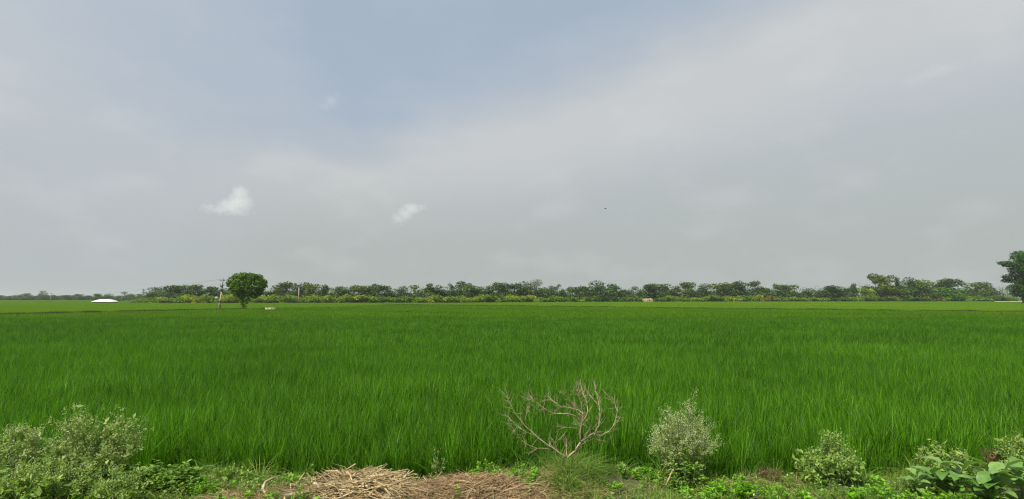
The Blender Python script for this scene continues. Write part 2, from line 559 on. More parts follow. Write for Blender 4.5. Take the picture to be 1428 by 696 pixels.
# banks between the fields: low earth ridge with dark weeds
def bank(name, line, width, h, dens, label, wh=(.3, .55)):
    G = Geo()
    L = [np.array(p, float) for p in line]
    P, Nn = [], []
    for a, b in zip(L[:-1], L[1:]):
        n = max(2, int(np.linalg.norm(b - a) / 2))
        for t in np.linspace(0, 1, n, endpoint=False):
            P.append(a + (b - a) * t); d = (b - a) / np.linalg.norm(b - a); Nn.append(np.array([-d[1], d[0]]))
    P.append(L[-1]); Nn.append(Nn[-1])
    rows = []
    for p, nrm in zip(P, Nn):
        hh = h * RNG.uniform(.85, 1.1)
        for off, z in ((-1.4, 0), (-.6, hh), (.6, hh), (1.4, 0)):
            q = p + nrm * off * width / 2
            rows.append([q[0], q[1], FIELD_Z - .05 + z])
    n = len(P); V = np.array(rows)
    q = [[i * 4 + j, (i + 1) * 4 + j, (i + 1) * 4 + j + 1, i * 4 + j + 1] for i in range(n - 1) for j in range(3)]
    G.add(V, q, .5)
    o = obj(name, G.mesh(name, M['straw_bed']))
    tag(o, label, kind='structure')
    # weeds
    G = Geo(); tot = sum(np.linalg.norm(b - a) for a, b in zip(L[:-1], L[1:]))
    k = int(tot * dens)
    i = RNG.integers(0, len(P) - 1, k); t = RNG.random(k)
    Pa = np.array(P); Na = np.array(Nn)
    xy = Pa[i] * (1 - t[:, None]) + Pa[i + 1] * t[:, None] + Na[i] * (RNG.normal(0, .38, k) * width)[:, None]
    clump = 1 + .45 * vnoise(xy[:, 0], xy[:, 1], .35, 5)
    B = np.stack([xy[:, 0], xy[:, 1], np.full(k, FIELD_Z + h * .6)], 1)
    G.blades(B, RNG.uniform(*wh, k) * clump, RNG.uniform(.03, .07, k), RNG.uniform(0, 6.28, k), RNG.uniform(.1, .5, k), RNG.uniform(0, .4, k), RNG.random(k), 2)
    w = obj('bank_weeds', G.mesh('bank_weeds', M['bund_grass']))
    tag(w, 'dark weeds growing along the field bank', 'weeds', kind='stuff')


bank('field_bank', BANK_A, 1.6, .62, 260, 'low field bank running from the left edge to the lone tree')
bank('field_bank', BANK_B, 1.0, .50, 130, 'low field bank running right from the lone tree', (.2, .45))
bank('field_bank', BANK_C, 1.6, .60, 200, 'long low field bank crossing to the right edge')


# verge grass
def verge():
    vs = []
    for k in range(6):
        G = Geo(); n = 26
        B = np.stack([RNG.normal(0, .05, n), RNG.normal(0, .05, n), np.zeros(n)], 1)
        G.blades(B, RNG.uniform(.03, .10, n), RNG.uniform(.003, .006, n), RNG.uniform(0, 6.28, n),
                 RNG.uniform(.1, .8, n), RNG.uniform(.1, .7, n), RNG.random(n), 3)
        vs.append(G.mesh('grass_tuft', M['verge']))
    for k in range(3):
        G = Geo(); n = 20
        B = np.stack([RNG.normal(0, .03, n), RNG.normal(0, .03, n), np.zeros(n)], 1)
        G.blades(B, RNG.uniform(.12, .30, n), RNG.uniform(.005, .009, n), RNG.uniform(0, 6.28, n),
                 RNG.uniform(.2, .7, n), RNG.uniform(.5, 1.3, n), RNG.random(n) * .7, 5)
        vs.append(G.mesh('long_grass_tuft', M['verge']))
    n = 30000
    x = RNG.uniform(-13, 13, n); y = RNG.uniform(5.2, 8.25, n)
    e = edge_y(x)
    dens = .55 + .9 * vnoise(x, y, 1.6, 4)
    # thin over the straw heaps
    for mx, my, rx, ry, h in MOUNDS[:2]:
        dens -= 1.4 * np.exp(-(((x - mx) / (rx * 1.0)) ** 2 + ((y - my) / (ry * 1.0)) ** 2))
    keep = (RNG.random(n) < dens + .25 * sstep(.5, .1, e - y)) & (y < e + .12)
    x, y = x[keep], y[keep]; n = len(x)
    z = ground_h(x, y) - .01
    mound = np.exp(-(((x - MOUNDS[2][0]) / .75) ** 2 + ((y - MOUNDS[2][1]) / .5) ** 2))
    longp = .03 + .10 * sstep(.35, .0, np.abs(edge_y(x) - y)) + .6 * mound
    idx = np.where(RNG.random(n) < longp, RNG.integers(6, 9, n), RNG.integers(0, 6, n))
    scatter('verge_grass', np.stack([x, y, z], 1), RNG.uniform(.6, 1.3, n),
            np.stack([RNG.normal(0, .15, n), RNG.normal(0, .15, n), RNG.uniform(0, 6.28, n)], 1), idx, vs,
            'short green and drying grass on the earth verge', 'grass')


verge()


def ground_cover():
    vs = []
    for k in range(8):
        G = Geo(); big = k >= 5
        ns = 5 if big else 4
        for q in range(ns):
            a = RNG.uniform(0, 6.28); r = RNG.uniform(0, .07); hh = RNG.uniform(.05, .15) * (1.3 if big else 1)
            tip = np.array([math.cos(a) * r, math.sin(a) * r, hh]); m_ = 12
            G.tube([tip * [.3, .3, 0], tip], [.002, .0014], 3, .2, cap=False)
            zz = RNG.random(m_) ** .6
            C = tip * zz[:, None] * [1, 1, 1] + RNG.normal(0, .006, (m_, 3)); C[:, 2] = np.abs(C[:, 2])
            az = RNG.uniform(0, 6.28, m_); el = RNG.uniform(-.1, .8, m_)
            D = np.stack([np.cos(az) * np.cos(el), np.sin(az) * np.cos(el), np.sin(el)], 1)
            L_ = (.045 if big else .028) * RNG.uniform(.6, 1.3, m_)
            G.leaves(C, D, np.tile([0, 0, 1.0], (m_, 1)) + RNG.normal(0, .3, (m_, 3)), L_, L_ * .55, np.clip(RNG.normal(.5, .25, m_), 0, 1), .12)
        vs.append(G.mesh('cover', M[('weed', 'weed', 'weed_dark', 'weed_grey', 'verge', 'lime', 'weed_dark', 'weed')[k]]))
    n = 3900
    x = RNG.uniform(-13, 13, n); y = RNG.uniform(5.3, 7.95, n); e = edge_y(x)
    dens = .50 + 1.3 * vnoise(x, y, 1.1, 21)
    dens += .4 * sstep(-1.6, -3.4, x) - .05 * sstep(.4, 1.5, x)
    for mx, my, rx, ry, h in MOUNDS[:2]:
        dens -= 1.6 * np.exp(-(((x - mx) / (rx * 1.05)) ** 2 + ((y - my) / (ry * 1.05)) ** 2))
    dens -= .8 * np.exp(-((x - MOUNDS[2][0]) / .6) ** 2 - ((y - MOUNDS[2][1]) / .4) ** 2)
    keep = (RNG.random(n) < dens) & (y < e - .12)
    x, y = x[keep], y[keep]; n = len(x)
    kk = np.clip((vnoise(x, y, .8, 33) * 6 + 4 + RNG.normal(0, 1.6, n)).astype(int), 0, 7)
    scatter('verge_weeds', np.stack([x, y, ground_h(x, y) - .005], 1), RNG.uniform(.6, 1.5, n),
            np.stack([RNG.normal(0, .15, n), RNG.normal(0, .15, n), RNG.uniform(0, 6.28, n)], 1), kk, vs,
            'low mixed leafy ground cover on the verge', 'weeds')


ground_cover()


# ------------------------------------------------------------------ trees
def crown(lobes, n, leaf, mat, name='crown', fill=.35, squash=1.0, up=.25):
    """leaf clumps around lobes; lobes: (x,y,z,rx,ry,rz)"""
    G = Geo(); L = np.array(lobes, float)
    vol = (L[:, 3] * L[:, 4] * L[:, 5]) ** .66; pr = vol / vol.sum()
    i = RNG.choice(len(L), n, p=pr)
    d = rdir(n)
    r = np.where(RNG.random(n) < fill, RNG.random(n) ** .5, 1 + RNG.normal(0, .07, n))
    # ragged surface: twigs grouped in small bunches
    bunch = np.array([mnoise.noise((a[0] * 3.1 + b * 7.7, a[1] * 3.1, a[2] * 3.1)) for a, b in zip(d, i)])
    r = r * (1 + .28 * bunch)
    C = L[i, :3] + d * r[:, None] * L[i, 3:]
    D = d * .6 + rdir(n) * .9; D[:, 2] -= .15
    lobe_tone = RNG.normal(0, .16, len(L))[i]
    tone = np.clip(.42 + .5 * bunch + lobe_tone + RNG.normal(0, .16, n), 0, 1)
    sz = leaf * RNG.uniform(.6, 1.35, n)
    G.leaves(C - D * sz[:, None] * .4, D, rdir(n, up), sz, sz * RNG.uniform(.55, .95, n), tone)
    return G.mesh(name, mat)


def trunk_mesh(base, tips, r0, name='trunk'):
    G = Geo(); b = np.array(base, float)
    tips = [np.array(t, float) for t in tips]
    c = np.mean(tips, 0)
    fork = b + (c - b) * .42
    mid = (b + fork) / 2 + RNG.normal(0, r0 * .6, 3) * [1, 1, 0]
    G.tube([b, b + [0, 0, r0 * 1.2], mid, fork], [r0 * 1.5, r0 * 1.1, r0 * .9, r0 * .75], 8)
    for t in tips:
        st = fork + (mid - fork) * RNG.random() * .5
        k = (st + t) / 2 + RNG.normal(0, r0 * .8, 3)
        G.tube([st, k, t], [r0 * .55, r0 * .33, r0 * .1], 5)
    return G.mesh(name, M['bark'], True)


def unit_tree(style):
    """crown inside a box about 1 wide and 1 high, base at the origin"""
    lobes = []
    if style == 'round':
        for _ in range(9):
            a = RNG.uniform(0, 6.28); r = RNG.uniform(.05, .3); z = RNG.uniform(.38, .82)
            q = RNG.uniform(.13, .21); lobes.append((r * math.cos(a), r * math.sin(a), z, q, q, q * .8))
        for _ in range(6):
            a = RNG.uniform(0, 6.28); lobes.append((.26 * math.cos(a), .26 * math.sin(a), RNG.uniform(.15, .4), .2, .2, .17))
        n, leaf = 2900, .052
    elif style == 'ragged':
        for _ in range(12):
            a = RNG.uniform(0, 6.28); r = RNG.uniform(.0, .38); z = RNG.uniform(.35, .9) - r * .4
            q = RNG.uniform(.08, .16); lobes.append((r * math.cos(a), r * math.sin(a), z, q, q, q * .75))
        for _ in range(6):
            a = RNG.uniform(0, 6.28); lobes.append((.24 * math.cos(a), .24 * math.sin(a), RNG.uniform(.12, .4), .19, .19, .18))
        n, leaf = 2600, .050
    elif style == 'flat':
        for _ in range(9):
            a = RNG.uniform(0, 6.28); r = RNG.uniform(.1, .42)
            lobes.append((r * math.cos(a), r * math.sin(a), RNG.uniform(.74, .92), .17, .17, .085))
        for _ in range(8):
            a = RNG.uniform(0, 6.28); lobes.append((.25 * math.cos(a), .25 * math.sin(a), RNG.uniform(.15, .6), .19, .19, .14))
        n, leaf = 2400, .046
    elif style == 'wispy':
        for _ in range(16):
            a = RNG.uniform(0, 6.28); r = RNG.uniform(.05, .4); z = RNG.uniform(.4, .95) - r * .3
            q = RNG.uniform(.06, .12); lobes.append((r * math.cos(a), r * math.sin(a), z, q, q, q))
        n, leaf = 900, .03
    else:  # shrub
        for _ in range(9):
            a = RNG.uniform(0, 6.28); r = RNG.uniform(.05, .36); q = RNG.uniform(.13, .22)
            lobes.append((r * math.cos(a), r * math.sin(a), RNG.uniform(.2, .7) * (1 - r * .5), q, q, q * 1.1))
        n, leaf = 1100, .075
    cm = crown(lobes, n, leaf, M['shrub'] if style == 'shrub' else M['tree'])
    tips = [l[:3] for l in lobes[:7]]
    tm = trunk_mesh((0, 0, -.03), tips, .022 if style != 'shrub' else .02)
    return cm, tm


VAR = {s: [unit_tree(s) for _ in range(k)] for s, k in (('round', 5), ('ragged', 4), ('flat', 2), ('wispy', 2), ('shrub', 5))}
_cnt = {}


def place_tree(name, style, px, top, wpx, Yd, tint, label, cat, group, base_z=FIELD_Z, front=0.0):
    k = _cnt.get(style, 0); _cnt[style] = k + 1
    cm, tm = VAR[style][k % len(VAR[style])]
    Yd = Yd + front
    ztop = at(px, top, Yd)[2]; x = at(px, top, Yd)[0]
    hgt = max(ztop - base_z, .6); wid = wpx * Yd / F
    t = empty(name, (x, Yd, base_z), RNG.uniform(0, 6.28))
    tag(t, label, cat, group)
    for nm, me in (('crown', cm), ('trunk', tm)):
        o = obj(nm, me, t)
        o.scale = (wid * 1.12, wid * 1.12, hgt * 1.03)
        o.color = (*tint, 1)
    return t


LANDMARKS = [(147, 'the white shed'), (306, 'the leaning power pole'), (343, 'the lone round tree'), (416, 'the short concrete post'),
             (548, 'the belt notch'), (745, 'the thin wispy tree'), (903, 'the tan mud wall'),
             (1052, 'the little umbrella-shaped tree'), (1198, 'the leafless tree'), (1330, 'the forward green tree')]
ORD = ['', 'first', 'second', 'third', 'fourth', 'fifth', 'sixth', 'seventh', 'eighth', 'ninth', 'tenth', 'eleventh', 'twelfth']


def positional(items, i, what):
    px = items[i]
    lx, ln = min(LANDMARKS, key=lambda l: abs(l[0] - px))
    if px >= lx:
        k = sum(1 for q in items if lx <= q <= px); side = 'right'
    else:
        k = sum(1 for q in items if px <= q < lx); side = 'left'
    return f'{ORD[k]} {side} of {ln}'


# tint words
T = {'dark': ((.74, .84, .95), 'dark green'), 'mid': ((1.0, 1.05, .9), 'mid-green'), 'olive': ((1.35, 1.15, .9), 'olive-green'),
     'light': ((1.35, 1.5, .9), 'light green'), 'yellow': ((1.9, 1.9, .8), 'yellow-green'), 'grey': ((1.2, 1.15, 1.2), 'grey-green')}
SH = {'round': 'round-crowned', 'ragged': 'ragged-crowned', 'flat': 'flat-topped', 'wispy': 'thin wispy'}
belt = [  # px, top, width, style, tint
    (224, 397, 22, 'ragged', 'dark'), (244, 400, 28, 'round', 'dark'), (264, 397, 27, 'round', 'dark'), (283, 406, 18, 'round', 'mid'),
    (297, 401, 26, 'ragged', 'dark'), (320, 405, 24, 'round', 'mid'), (335, 404, 20, 'round', 'dark'), (375, 408, 20, 'round', 'dark'),
    (388, 400, 24, 'ragged', 'olive'), (403, 394, 30, 'round', 'olive'), (421, 396, 26, 'round', 'dark'), (437, 394, 22, 'round', 'olive'),
    (453, 394, 22, 'ragged', 'dark'), (469, 399, 20, 'ragged', 'grey'), (484, 400, 24, 'round', 'mid'), (504, 400, 30, 'round', 'olive'),
    (524, 397, 20, 'ragged', 'dark'), (535, 398, 22, 'round', 'dark'), (561, 401, 20, 'round', 'mid'), (580, 398, 26, 'ragged', 'grey'),
    (600, 392, 28, 'ragged', 'mid'), (616, 402, 22, 'round', 'dark'), (630, 393, 15, 'ragged', 'dark'), (643, 393, 24, 'ragged', 'grey'),
    (654, 395, 16, 'ragged', 'dark'), (665, 400, 20, 'round', 'mid'), (682, 396, 30, 'ragged', 'mid'), (697, 396, 20, 'round', 'dark'),
    (714, 395, 32, 'round', 'dark'), (735, 393, 30, 'round', 'mid'), (746, 389, 24, 'wispy', 'grey'), (762, 400, 24, 'round', 'mid'),
    (776, 394, 19, 'ragged', 'dark'), (788, 407, 14, 'round', 'mid'), (802, 402, 17, 'round', 'mid'), (818, 400, 22, 'round', 'mid'),
    (836, 393, 34, 'round', 'dark'), (854, 396, 26, 'ragged', 'dark'), (871, 403, 17, 'round', 'dark'), (888, 402, 20, 'ragged', 'mid'),
    (906, 396, 26, 'round', 'dark'), (921, 396, 26, 'round', 'mid'), (943, 396, 26, 'ragged', 'olive'), (965, 393, 24, 'round', 'mid'),
    (979, 397, 26, 'round', 'mid'), (1003, 393, 36, 'round', 'olive'), (1028, 394, 26, 'round', 'dark'), (1052, 393, 18, 'flat', 'dark'),
    (1063, 402, 20, 'round', 'mid'), (1082, 393, 28, 'ragged', 'dark'), (1104, 398, 32, 'round', 'mid'), (1127, 403, 22, 'round', 'dark'),
    (1143, 404, 22, 'round', 'mid'), (1161, 398, 32, 'round', 'dark'), (1180, 403, 22, 'round', 'dark'), (1190, 397, 12, 'ragged', 'dark'),
    (1222, 382, 30, 'ragged', 'dark'), (1237, 383, 32, 'round', 'olive'), (1251, 383, 14, 'ragged', 'dark'), (1267, 387, 30, 'round', 'dark'),
    (1286, 389, 30, 'round', 'mid'), (1306, 390, 30, 'round', 'olive'), (1322, 391, 22, 'round', 'dark'), (1353, 393, 30, 'round', 'grey'),
    (1374, 394, 24, 'round', 'grey'),
]
bpx = [b[0] for b in belt]
for i, (px, top, w, st, tn) in enumerate(belt):
    tint, word = T[tn]
    j = RNG.uniform(.9, 1.12)
    if px == 746: lab = 'thin wispy pale tree rising behind the dark crowns near the middle'
    elif px == 1052: lab = 'little umbrella-shaped flat dark tree standing above the belt right of centre'
    else: lab = f'{word} {SH[st]} tree of the belt, ' + positional(bpx, i, 'tree')
    place_tree('belt_tree', st, px, top - 1 - RNG.uniform(-1.0, 1.6), w * 1.5, belt_px_to_Y(px) + RNG.uniform(8, 22), tuple(c * j for c in tint), lab, 'tree',
               'trees in the belt beyond the rice')

# shrubs in the front row of the belt
sh = []
px = 196.0
while px < 1410:
    w = RNG.uniform(14, 25)
    if not (895 < px < 914):
        sh.append((px, w))
    px += w * .60
spx = [s[0] for s in sh]
for i, (px, w) in enumerate(sh):
    top = RNG.uniform(407, 413) if px < 760 else RNG.uniform(408.5, 413.5)
    if px < 215: top = 415 - (px - 196) * .1
    u = RNG.random()
    if px < 760: tn = 'yellow' if u < .42 else ('light' if u < .8 else 'mid')
    else: tn = 'light' if u < .45 else ('mid' if u < .75 else ('dark' if u < .9 else 'yellow'))
    tint, word = {'yellow': ((1.6, 1.42, .8), 'yellow-green'), 'light': ((1.15, 1.25, .85), 'light green'),
                  'mid': ((.85, 1.0, .85), 'mid-green'), 'dark': ((.5, .66, .7), 'dark green')}[tn]
    if 1285 < px < 1302 or 1064 < px < 1076: tint, word = (1.5, .85, .8), 'reddish-brown'
    place_tree('shrub', 'shrub', px, top, w * 1.15, belt_px_to_Y(px) + RNG.uniform(0, 5), tint,
               f'low {word} shrub below the belt, ' + positional(spx, i, 'shrub'), 'shrub', 'shrubs along the foot of the tree belt')

place_tree('yellow_tree', 'round', 1207, 400, 28, belt_px_to_Y(1207) + 4, (2.7, 2.3, .7), 'bright yellow-green small tree below the leafless tree', 'tree', None)
place_tree('green_tree', 'round', 1326, 400, 38, belt_px_to_Y(1326) + 3, (1.1, 1.5, .95), 'wide mid-green tree standing forward of the belt near the right', 'tree', None)
place_tree('low_green_tree', 'round', 1254, 404, 26, belt_px_to_Y(1254) + 3, (1.1, 1.4, .9), 'low leafy tree in front of the tallest crowns on the right', 'tree', None)

# low wood behind, closes the belt
G_l = []
for px in np.arange(214, 1440, 4.5):
    Yd = belt_px_to_Y(px) + RNG.uniform(18, 40)
    c = at(px, 410, Yd); top = at(px, RNG.uniform(400.5, 406), Yd)[2]
    r = RNG.uniform(3.5, 5.5)
    for q in range(2):
        G_l.append((c[0] + RNG.normal(0, 1), Yd, top * (.35 + .4 * q), r, r, top * .32))
wm = crown(G_l, 52000, .62, M['tree'], 'low_wood', .2)
o = obj('far_wood', wm); o.color = (.8, .9, .85, 1)
tag(o, 'tangled low growth behind and between the belt trees', 'wood', kind='stuff')

# far tree line on the left
far = [(3, 411, 14), (14, 412, 14), (25, 411, 14), (38, 409, 14), (49, 411.5, 13), (61, 405.5, 13), (70, 411, 13), (80, 411.5, 14), (91, 411.5, 14),
       (103, 410, 12), (111, 409.5, 11), (122, 412, 14), (150, 409.5, 16), (175, 407, 15), (190, 409, 13), (202, 411, 14), (210, 406, 13)]
for i, (px, top, w) in enumerate(far):
    fpx = [f[0] for f in far]
    lab = {61: 'tallest hazy tree of the far line on the left, beside the thin pale post', 3: 'hazy far tree at the very left edge of the horizon line',
           210: 'hazy far tree just left of where the dark belt begins', 150: 'pale hazy tree directly behind the white shed roof'}.get(px)
    if lab is None:
        nth = sum(1 for q in fpx if q <= px)
        lab = f'hazy grey-green tree of the far left line, {ORD[nth]} from the left edge' if nth < 13 else \
              f'hazy grey-green tree of the far left line, {ORD[sum(1 for q in fpx if 160 < q <= px)]} right of the white shed'
    place_tree('far_tree', ('round', 'ragged')[i % 2], px, top, w * 1.5, 600 + RNG.uniform(-15, 30), (.95, 1.05, 1.1), lab, 'tree', 'trees of the far line on the left')
lob = []
for px in np.arange(-60, 216, 3.0):
    Yd = 640; top = at(px, 413.3 + RNG.uniform(-.8, .8), Yd)[2]
    lob.append((at(px, 412, Yd)[0], Yd, top * .5, 5, 5, top * .5))
o = obj('horizon_wood', crown(lob, 9000, 1.3, M['tree'], 'horizon_wood', .2)); o.color = (.95, 1.05, 1.1, 1)
tag(o, 'low hazy wood along the horizon on the left', 'wood', kind='stuff')
place_tree('round_bush', 'round', 137, 409.5, 13, 430, (.9, 1.1, .9), 'small round dark tree behind the left end of the white shed', 'tree', None)
place_tree('low_bush', 'shrub', 163, 414, 14, 380, (.45, .55, .6), 'low dark bush beside the right end of the white shed', 'shrub', None)
for px, w, tp in ((186, 12, 419), (197, 13, 417.5), (208, 14, 416)):
    place_tree('low_bush', 'shrub', px, tp, w, 262, (.85, .92, .8), {186: 'leftmost of three low bushes trailing into the rice left of the belt',
               197: 'middle of three low bushes trailing into the rice left of the belt', 208: 'rightmost of three low bushes trailing into the rice left of the belt'}[px],
               'shrub', 'low bushes at the left end of the belt')

# the lone tree
YT = 114.0
tx = at(342, 428, YT)[0]
lob_px = [(326, 393, 6), (321.5, 397, 4), (325, 403, 3.6), (341, 385, 4.5), (334, 388.5, 7), (345, 387.5, 7), (356, 389, 7), (362, 396, 6), (362, 404, 5), (351, 397, 8), (337, 397, 8), (325, 400, 4),
          (364, 393, 4.5), (328, 389.5, 4.5), (351, 386, 5), (358, 387, 4.5), (341, 386.5, 5.5), (338, 391, 6), (325, 405, 4.5), (361, 408, 5), (354, 411, 5), (331, 411, 4), (348, 410, 5), (335, 409, 4.5), (329, 406, 4), (343, 404, 6), (329, 388, 3.5), (363, 390, 4), (350, 384.5, 3.5), (323, 396, 4), (367, 397, 3), (334, 405, 4.5), (353, 405, 5), (366, 402, 4.5), (359, 409, 4.5), (329, 405, 5), (340, 412, 4.6), (345, 419, 4), (341, 425, 4.6), (338, 419, 3.6), (328, 408, 2.6), (347, 412, 4)]
lob = []
for a, b, r in lob_px:
    c = at(a + RNG.normal(0, .35), b + RNG.normal(0, .35), YT); rr = r * YT / F * RNG.uniform(.9, 1.08)
    for dy in ((-1.5, 1.6) if b < 400 else (0,)):
        lob.append((c[0] - tx, dy * rr * .7 + RNG.normal(0, .2), c[2] - FIELD_Z, rr * .95, rr * 1.0, rr * .95))
t = empty('lone_tree', (tx, YT, FIELD_Z))
tag(t, 'lone round broad-crowned green tree standing in the rice beside the leaning pole', 'tree')
o = obj('crown', crown(lob, 9500, .34, M['tree'], 'crown', .25), t); o.color = (1.45, 1.6, .6, 1)
obj('trunk', trunk_mesh((0, 0, 0), [l[:3] for l in lob[:12:2]] + [lob[-3][:3]], .26), t)

# big dark tree cut by the right edge
YR = 235.0
tx = at(1427, 420, YR)[0]
lobs = [(1398, 367, 7, .35), (1408, 369, 9, .4), (1418, 360, 9, .6), (1428, 356, 9, .7), (1412, 376, 8, .5), (1424, 372, 11, .7), (1438, 366, 13, .8), (1413, 391, 7, .4),
        (1424, 389, 10, .6), (1404, 394, 4, .3), (1440, 384, 14, .8), (1416, 402, 9, .6), (1428, 403, 10, .7), (1450, 375, 13, .8), (1445, 400, 12, .8), (1456, 392, 12, .7), (1392, 369, 4, .25), (1420, 381, 10, .7), (1430, 395, 11, .8), (1418, 409, 7, .7), (1432, 412, 8, .8), (1408, 386, 6, .5)]
lob = []
for a, b, r, fl in lobs:
    c = at(a, b, YR); rr = r * YR / F
    lob.append((c[0] - tx, RNG.normal(0, 2), c[2] - FIELD_Z, rr, rr * 1.2, rr * fl))
t = empty('large_tree', (tx, YR, FIELD_Z)); tag(t, 'large dark spreading tree cut off by the right edge', 'tree')
o = obj('crown', crown(lob, 26000, .5, M['tree'], 'crown', .4), t); o.color = (.5, .75, .45, 1)
obj('trunk', trunk_mesh((0, 0, 0), [l[:3] for l in lob[:14]], .5), t)


# bare trees
def bare_tree(name, px, base, top, wpx, Yd, r0, label, seed, n1=7):
    rg = np.random.default_rng(seed); G = Geo()
    hgt = at(px, top, Yd)[2] - FIELD_Z; wid = wpx * Yd / F

    def grow(p, d, L, r, lv):
        pts = [p]; q = p.copy()
        for k in range(3):
            d = d + rg.normal(0, .18, 3) + [0, 0, .08]; d /= np.linalg.norm(d)
            q = q + d * L / 3; pts.append(q.copy())
        G.tube(pts, [r, r * .8, r * .65, r * .5], 4)
        if lv:
            for _ in range(3 if lv > 1 else 4):
                dd = d + rg.normal(0, .55, 3) * [wid / hgt * 1.3, 1, .7]; dd /= np.linalg.norm(dd)
                grow(pts[rg.integers(1, 4)], dd, L * .62, r * .55, lv - 1)
    grow(np.zeros(3), np.array([0, 0, 1.0]), hgt * .42, r0, 4)
    t = empty(name, (at(px, top, Yd)[0], Yd, FIELD_Z)); tag(t, label, 'tree')
    obj('branches', G.mesh(name, M['greybox']), t)


bare_tree('bare_tree', 1199, 420, 385, 20, 372, .26, 'leafless pale tree poking up left of the tallest crowns on the right', 5)

# ------------------------------------------------------------------ poles, shed, wall
YP = 101.0
pb = at(305.2, 431, YP); ptp = at(311.6, 388.0, YP)
base = np.array([pb[0], YP, FIELD_Z])
topv = np.array([ptp[0], YP, ptp[2]])
ax = topv - base


def PL(t): return ax * t


t = empty('power_pole', tuple(base)); tag(t, 'leaning concrete power pole with dark crossarms standing in the rice', 'pole')
G = Geo(); G.tube([PL(0), PL(.35), PL(.6)], [.21, .17, .13], 8); obj('shaft', G.mesh('shaft', M['concrete'], False), t)
G = Geo(); G.tube([PL(.6), PL(.8), PL(1.0)], [.10, .08, .055], 8); obj('mast', G.mesh('mast', M['metal']), t)
for i, (tt, half, off) in enumerate(((.93, .52, -.2), (.795, .42, -.15), (.60, .30, -.05))):
    G = Geo(); c = PL(tt); G.box(c + [off, .12, 0], (half * 2, .10, .11)); ca = obj('crossarm', G.mesh('crossarm', M['metal']), t)
    for s_ in (-.9, .0, .9):
        if i == 2 and s_ == 0: continue
        G = Geo(); q = c + [off + s_ * half, .12, .05]
        G.tube([q, q + [0, 0, .10], q + [0, 0, .14], q + [0, 0, .2]], [.03, .075, .05, .075], 7)
        obj('insulator', G.mesh('insulator', M['porcelain']), ca)
G = Geo(); c = PL(.80); G.tube([c + [-.5, .1, .02], c + [-.05, 0, -.65]], .035, 5); G.tube([c + [.25, .1, .02], c + [-.0, 0, -.5]], .035, 5)
obj('brace', G.mesh('brace', M['metal']), t)
G = Geo(); c = PL(.77); G.box(c + [-.24, .12, 0], (.34, .26, .34)); obj('switch', G.mesh('switch', M['metal']), t)
G = Geo(); c = PL(.34); G.tube([c - ax * .04, c + ax * .02], .205, 8); obj('band', G.mesh('band', M['rust']), t)
G = Geo(); c = PL(.44); G.box(c + [-.78, .02, -.05], (.42, .3, .42)); bx_ = obj('meter_box', G.mesh('meter_box', M['greybox']), t)
G = Geo(); G.tube([c + [-.6, .02, -.05], c + [0, 0, .05]], .035, 5); obj('bracket', G.mesh('bracket', M['rust']), t)
G = Geo(); c = PL(.30); G.tube([c + [-.2, 0, 0], c + [-.32, .02, -1.9]], [.06, .07], 6); obj('conduit', G.mesh('conduit', M['rust']), t)

yq = 243.0
q = at(416.2, 421, yq)
G = Geo(); zt = at(416.2, 401.0, yq)[2] - FIELD_Z
t = empty('concrete_post', (q[0], yq, FIELD_Z)); tag(t, 'short bare tan concrete post in front of the tree belt, right of the lone tree', 'post')
G.box((0, 0, zt / 2), (.42, .34, zt), taper=.75); obj('shaft', G.mesh('shaft', M['concrete']), t)
G = Geo(); G.box((0, 0, zt * 1.0 + .12), (.5, .2, .16)); obj('cap', G.mesh('cap', M['metal']), t)

yq = 330.0
q = at(70, 420, yq); zt = at(70.8, 408.5, yq)[2] - FIELD_Z
t = empty('thin_post', (q[0], yq, FIELD_Z)); tag(t, 'thin pale utility post far off at the left, under the tallest far tree', 'post')
G = Geo(); G.tube([(0, 0, 0), (.5, 0, zt)], [.26, .16], 7); obj('shaft', G.mesh('shaft', M['concrete']), t)
G = Geo(); G.box((.5, 0, zt - .4), (1.8, .15, .18)); obj('crossarm', G.mesh('crossarm', M['metal']), t)
far_post_top = np.array([q[0] + .5, yq, FIELD_Z + zt])

yq = 300.0
q = at(168, 420, yq); zt = at(168, 411.5, yq)[2] - FIELD_Z
t = empty('thin_post', (q[0], yq, FIELD_Z)); tag(t, 'thin pale leaning stake just right of the white shed', 'post')
G = Geo(); G.tube([(0, 0, 0), (.7, 0, zt)], [.14, .09], 7); obj('shaft', G.mesh('shaft', M['concrete']), t)

# wires
G = Geo()
for off, tt in ((-.6, .96), (.2, .96), (-.5, .82)):
    a = base + PL(tt) + [off, .12, .1]; b = far_post_top + [off * 1.3, 0, -.2 if tt > .9 else -.9]
    pts = [a + (b - a) * s_ + np.array([0, 0, -3.2 * 4 * s_ * (1 - s_) * .55]) for s_ in np.linspace(0, 1, 25)]
    G.tube(pts, .010, 4)
o = obj('overhead_wires', G.mesh('overhead_wires', M['wire'])); tag(o, 'thin overhead wires running from the leaning pole to the far left post', 'wires')

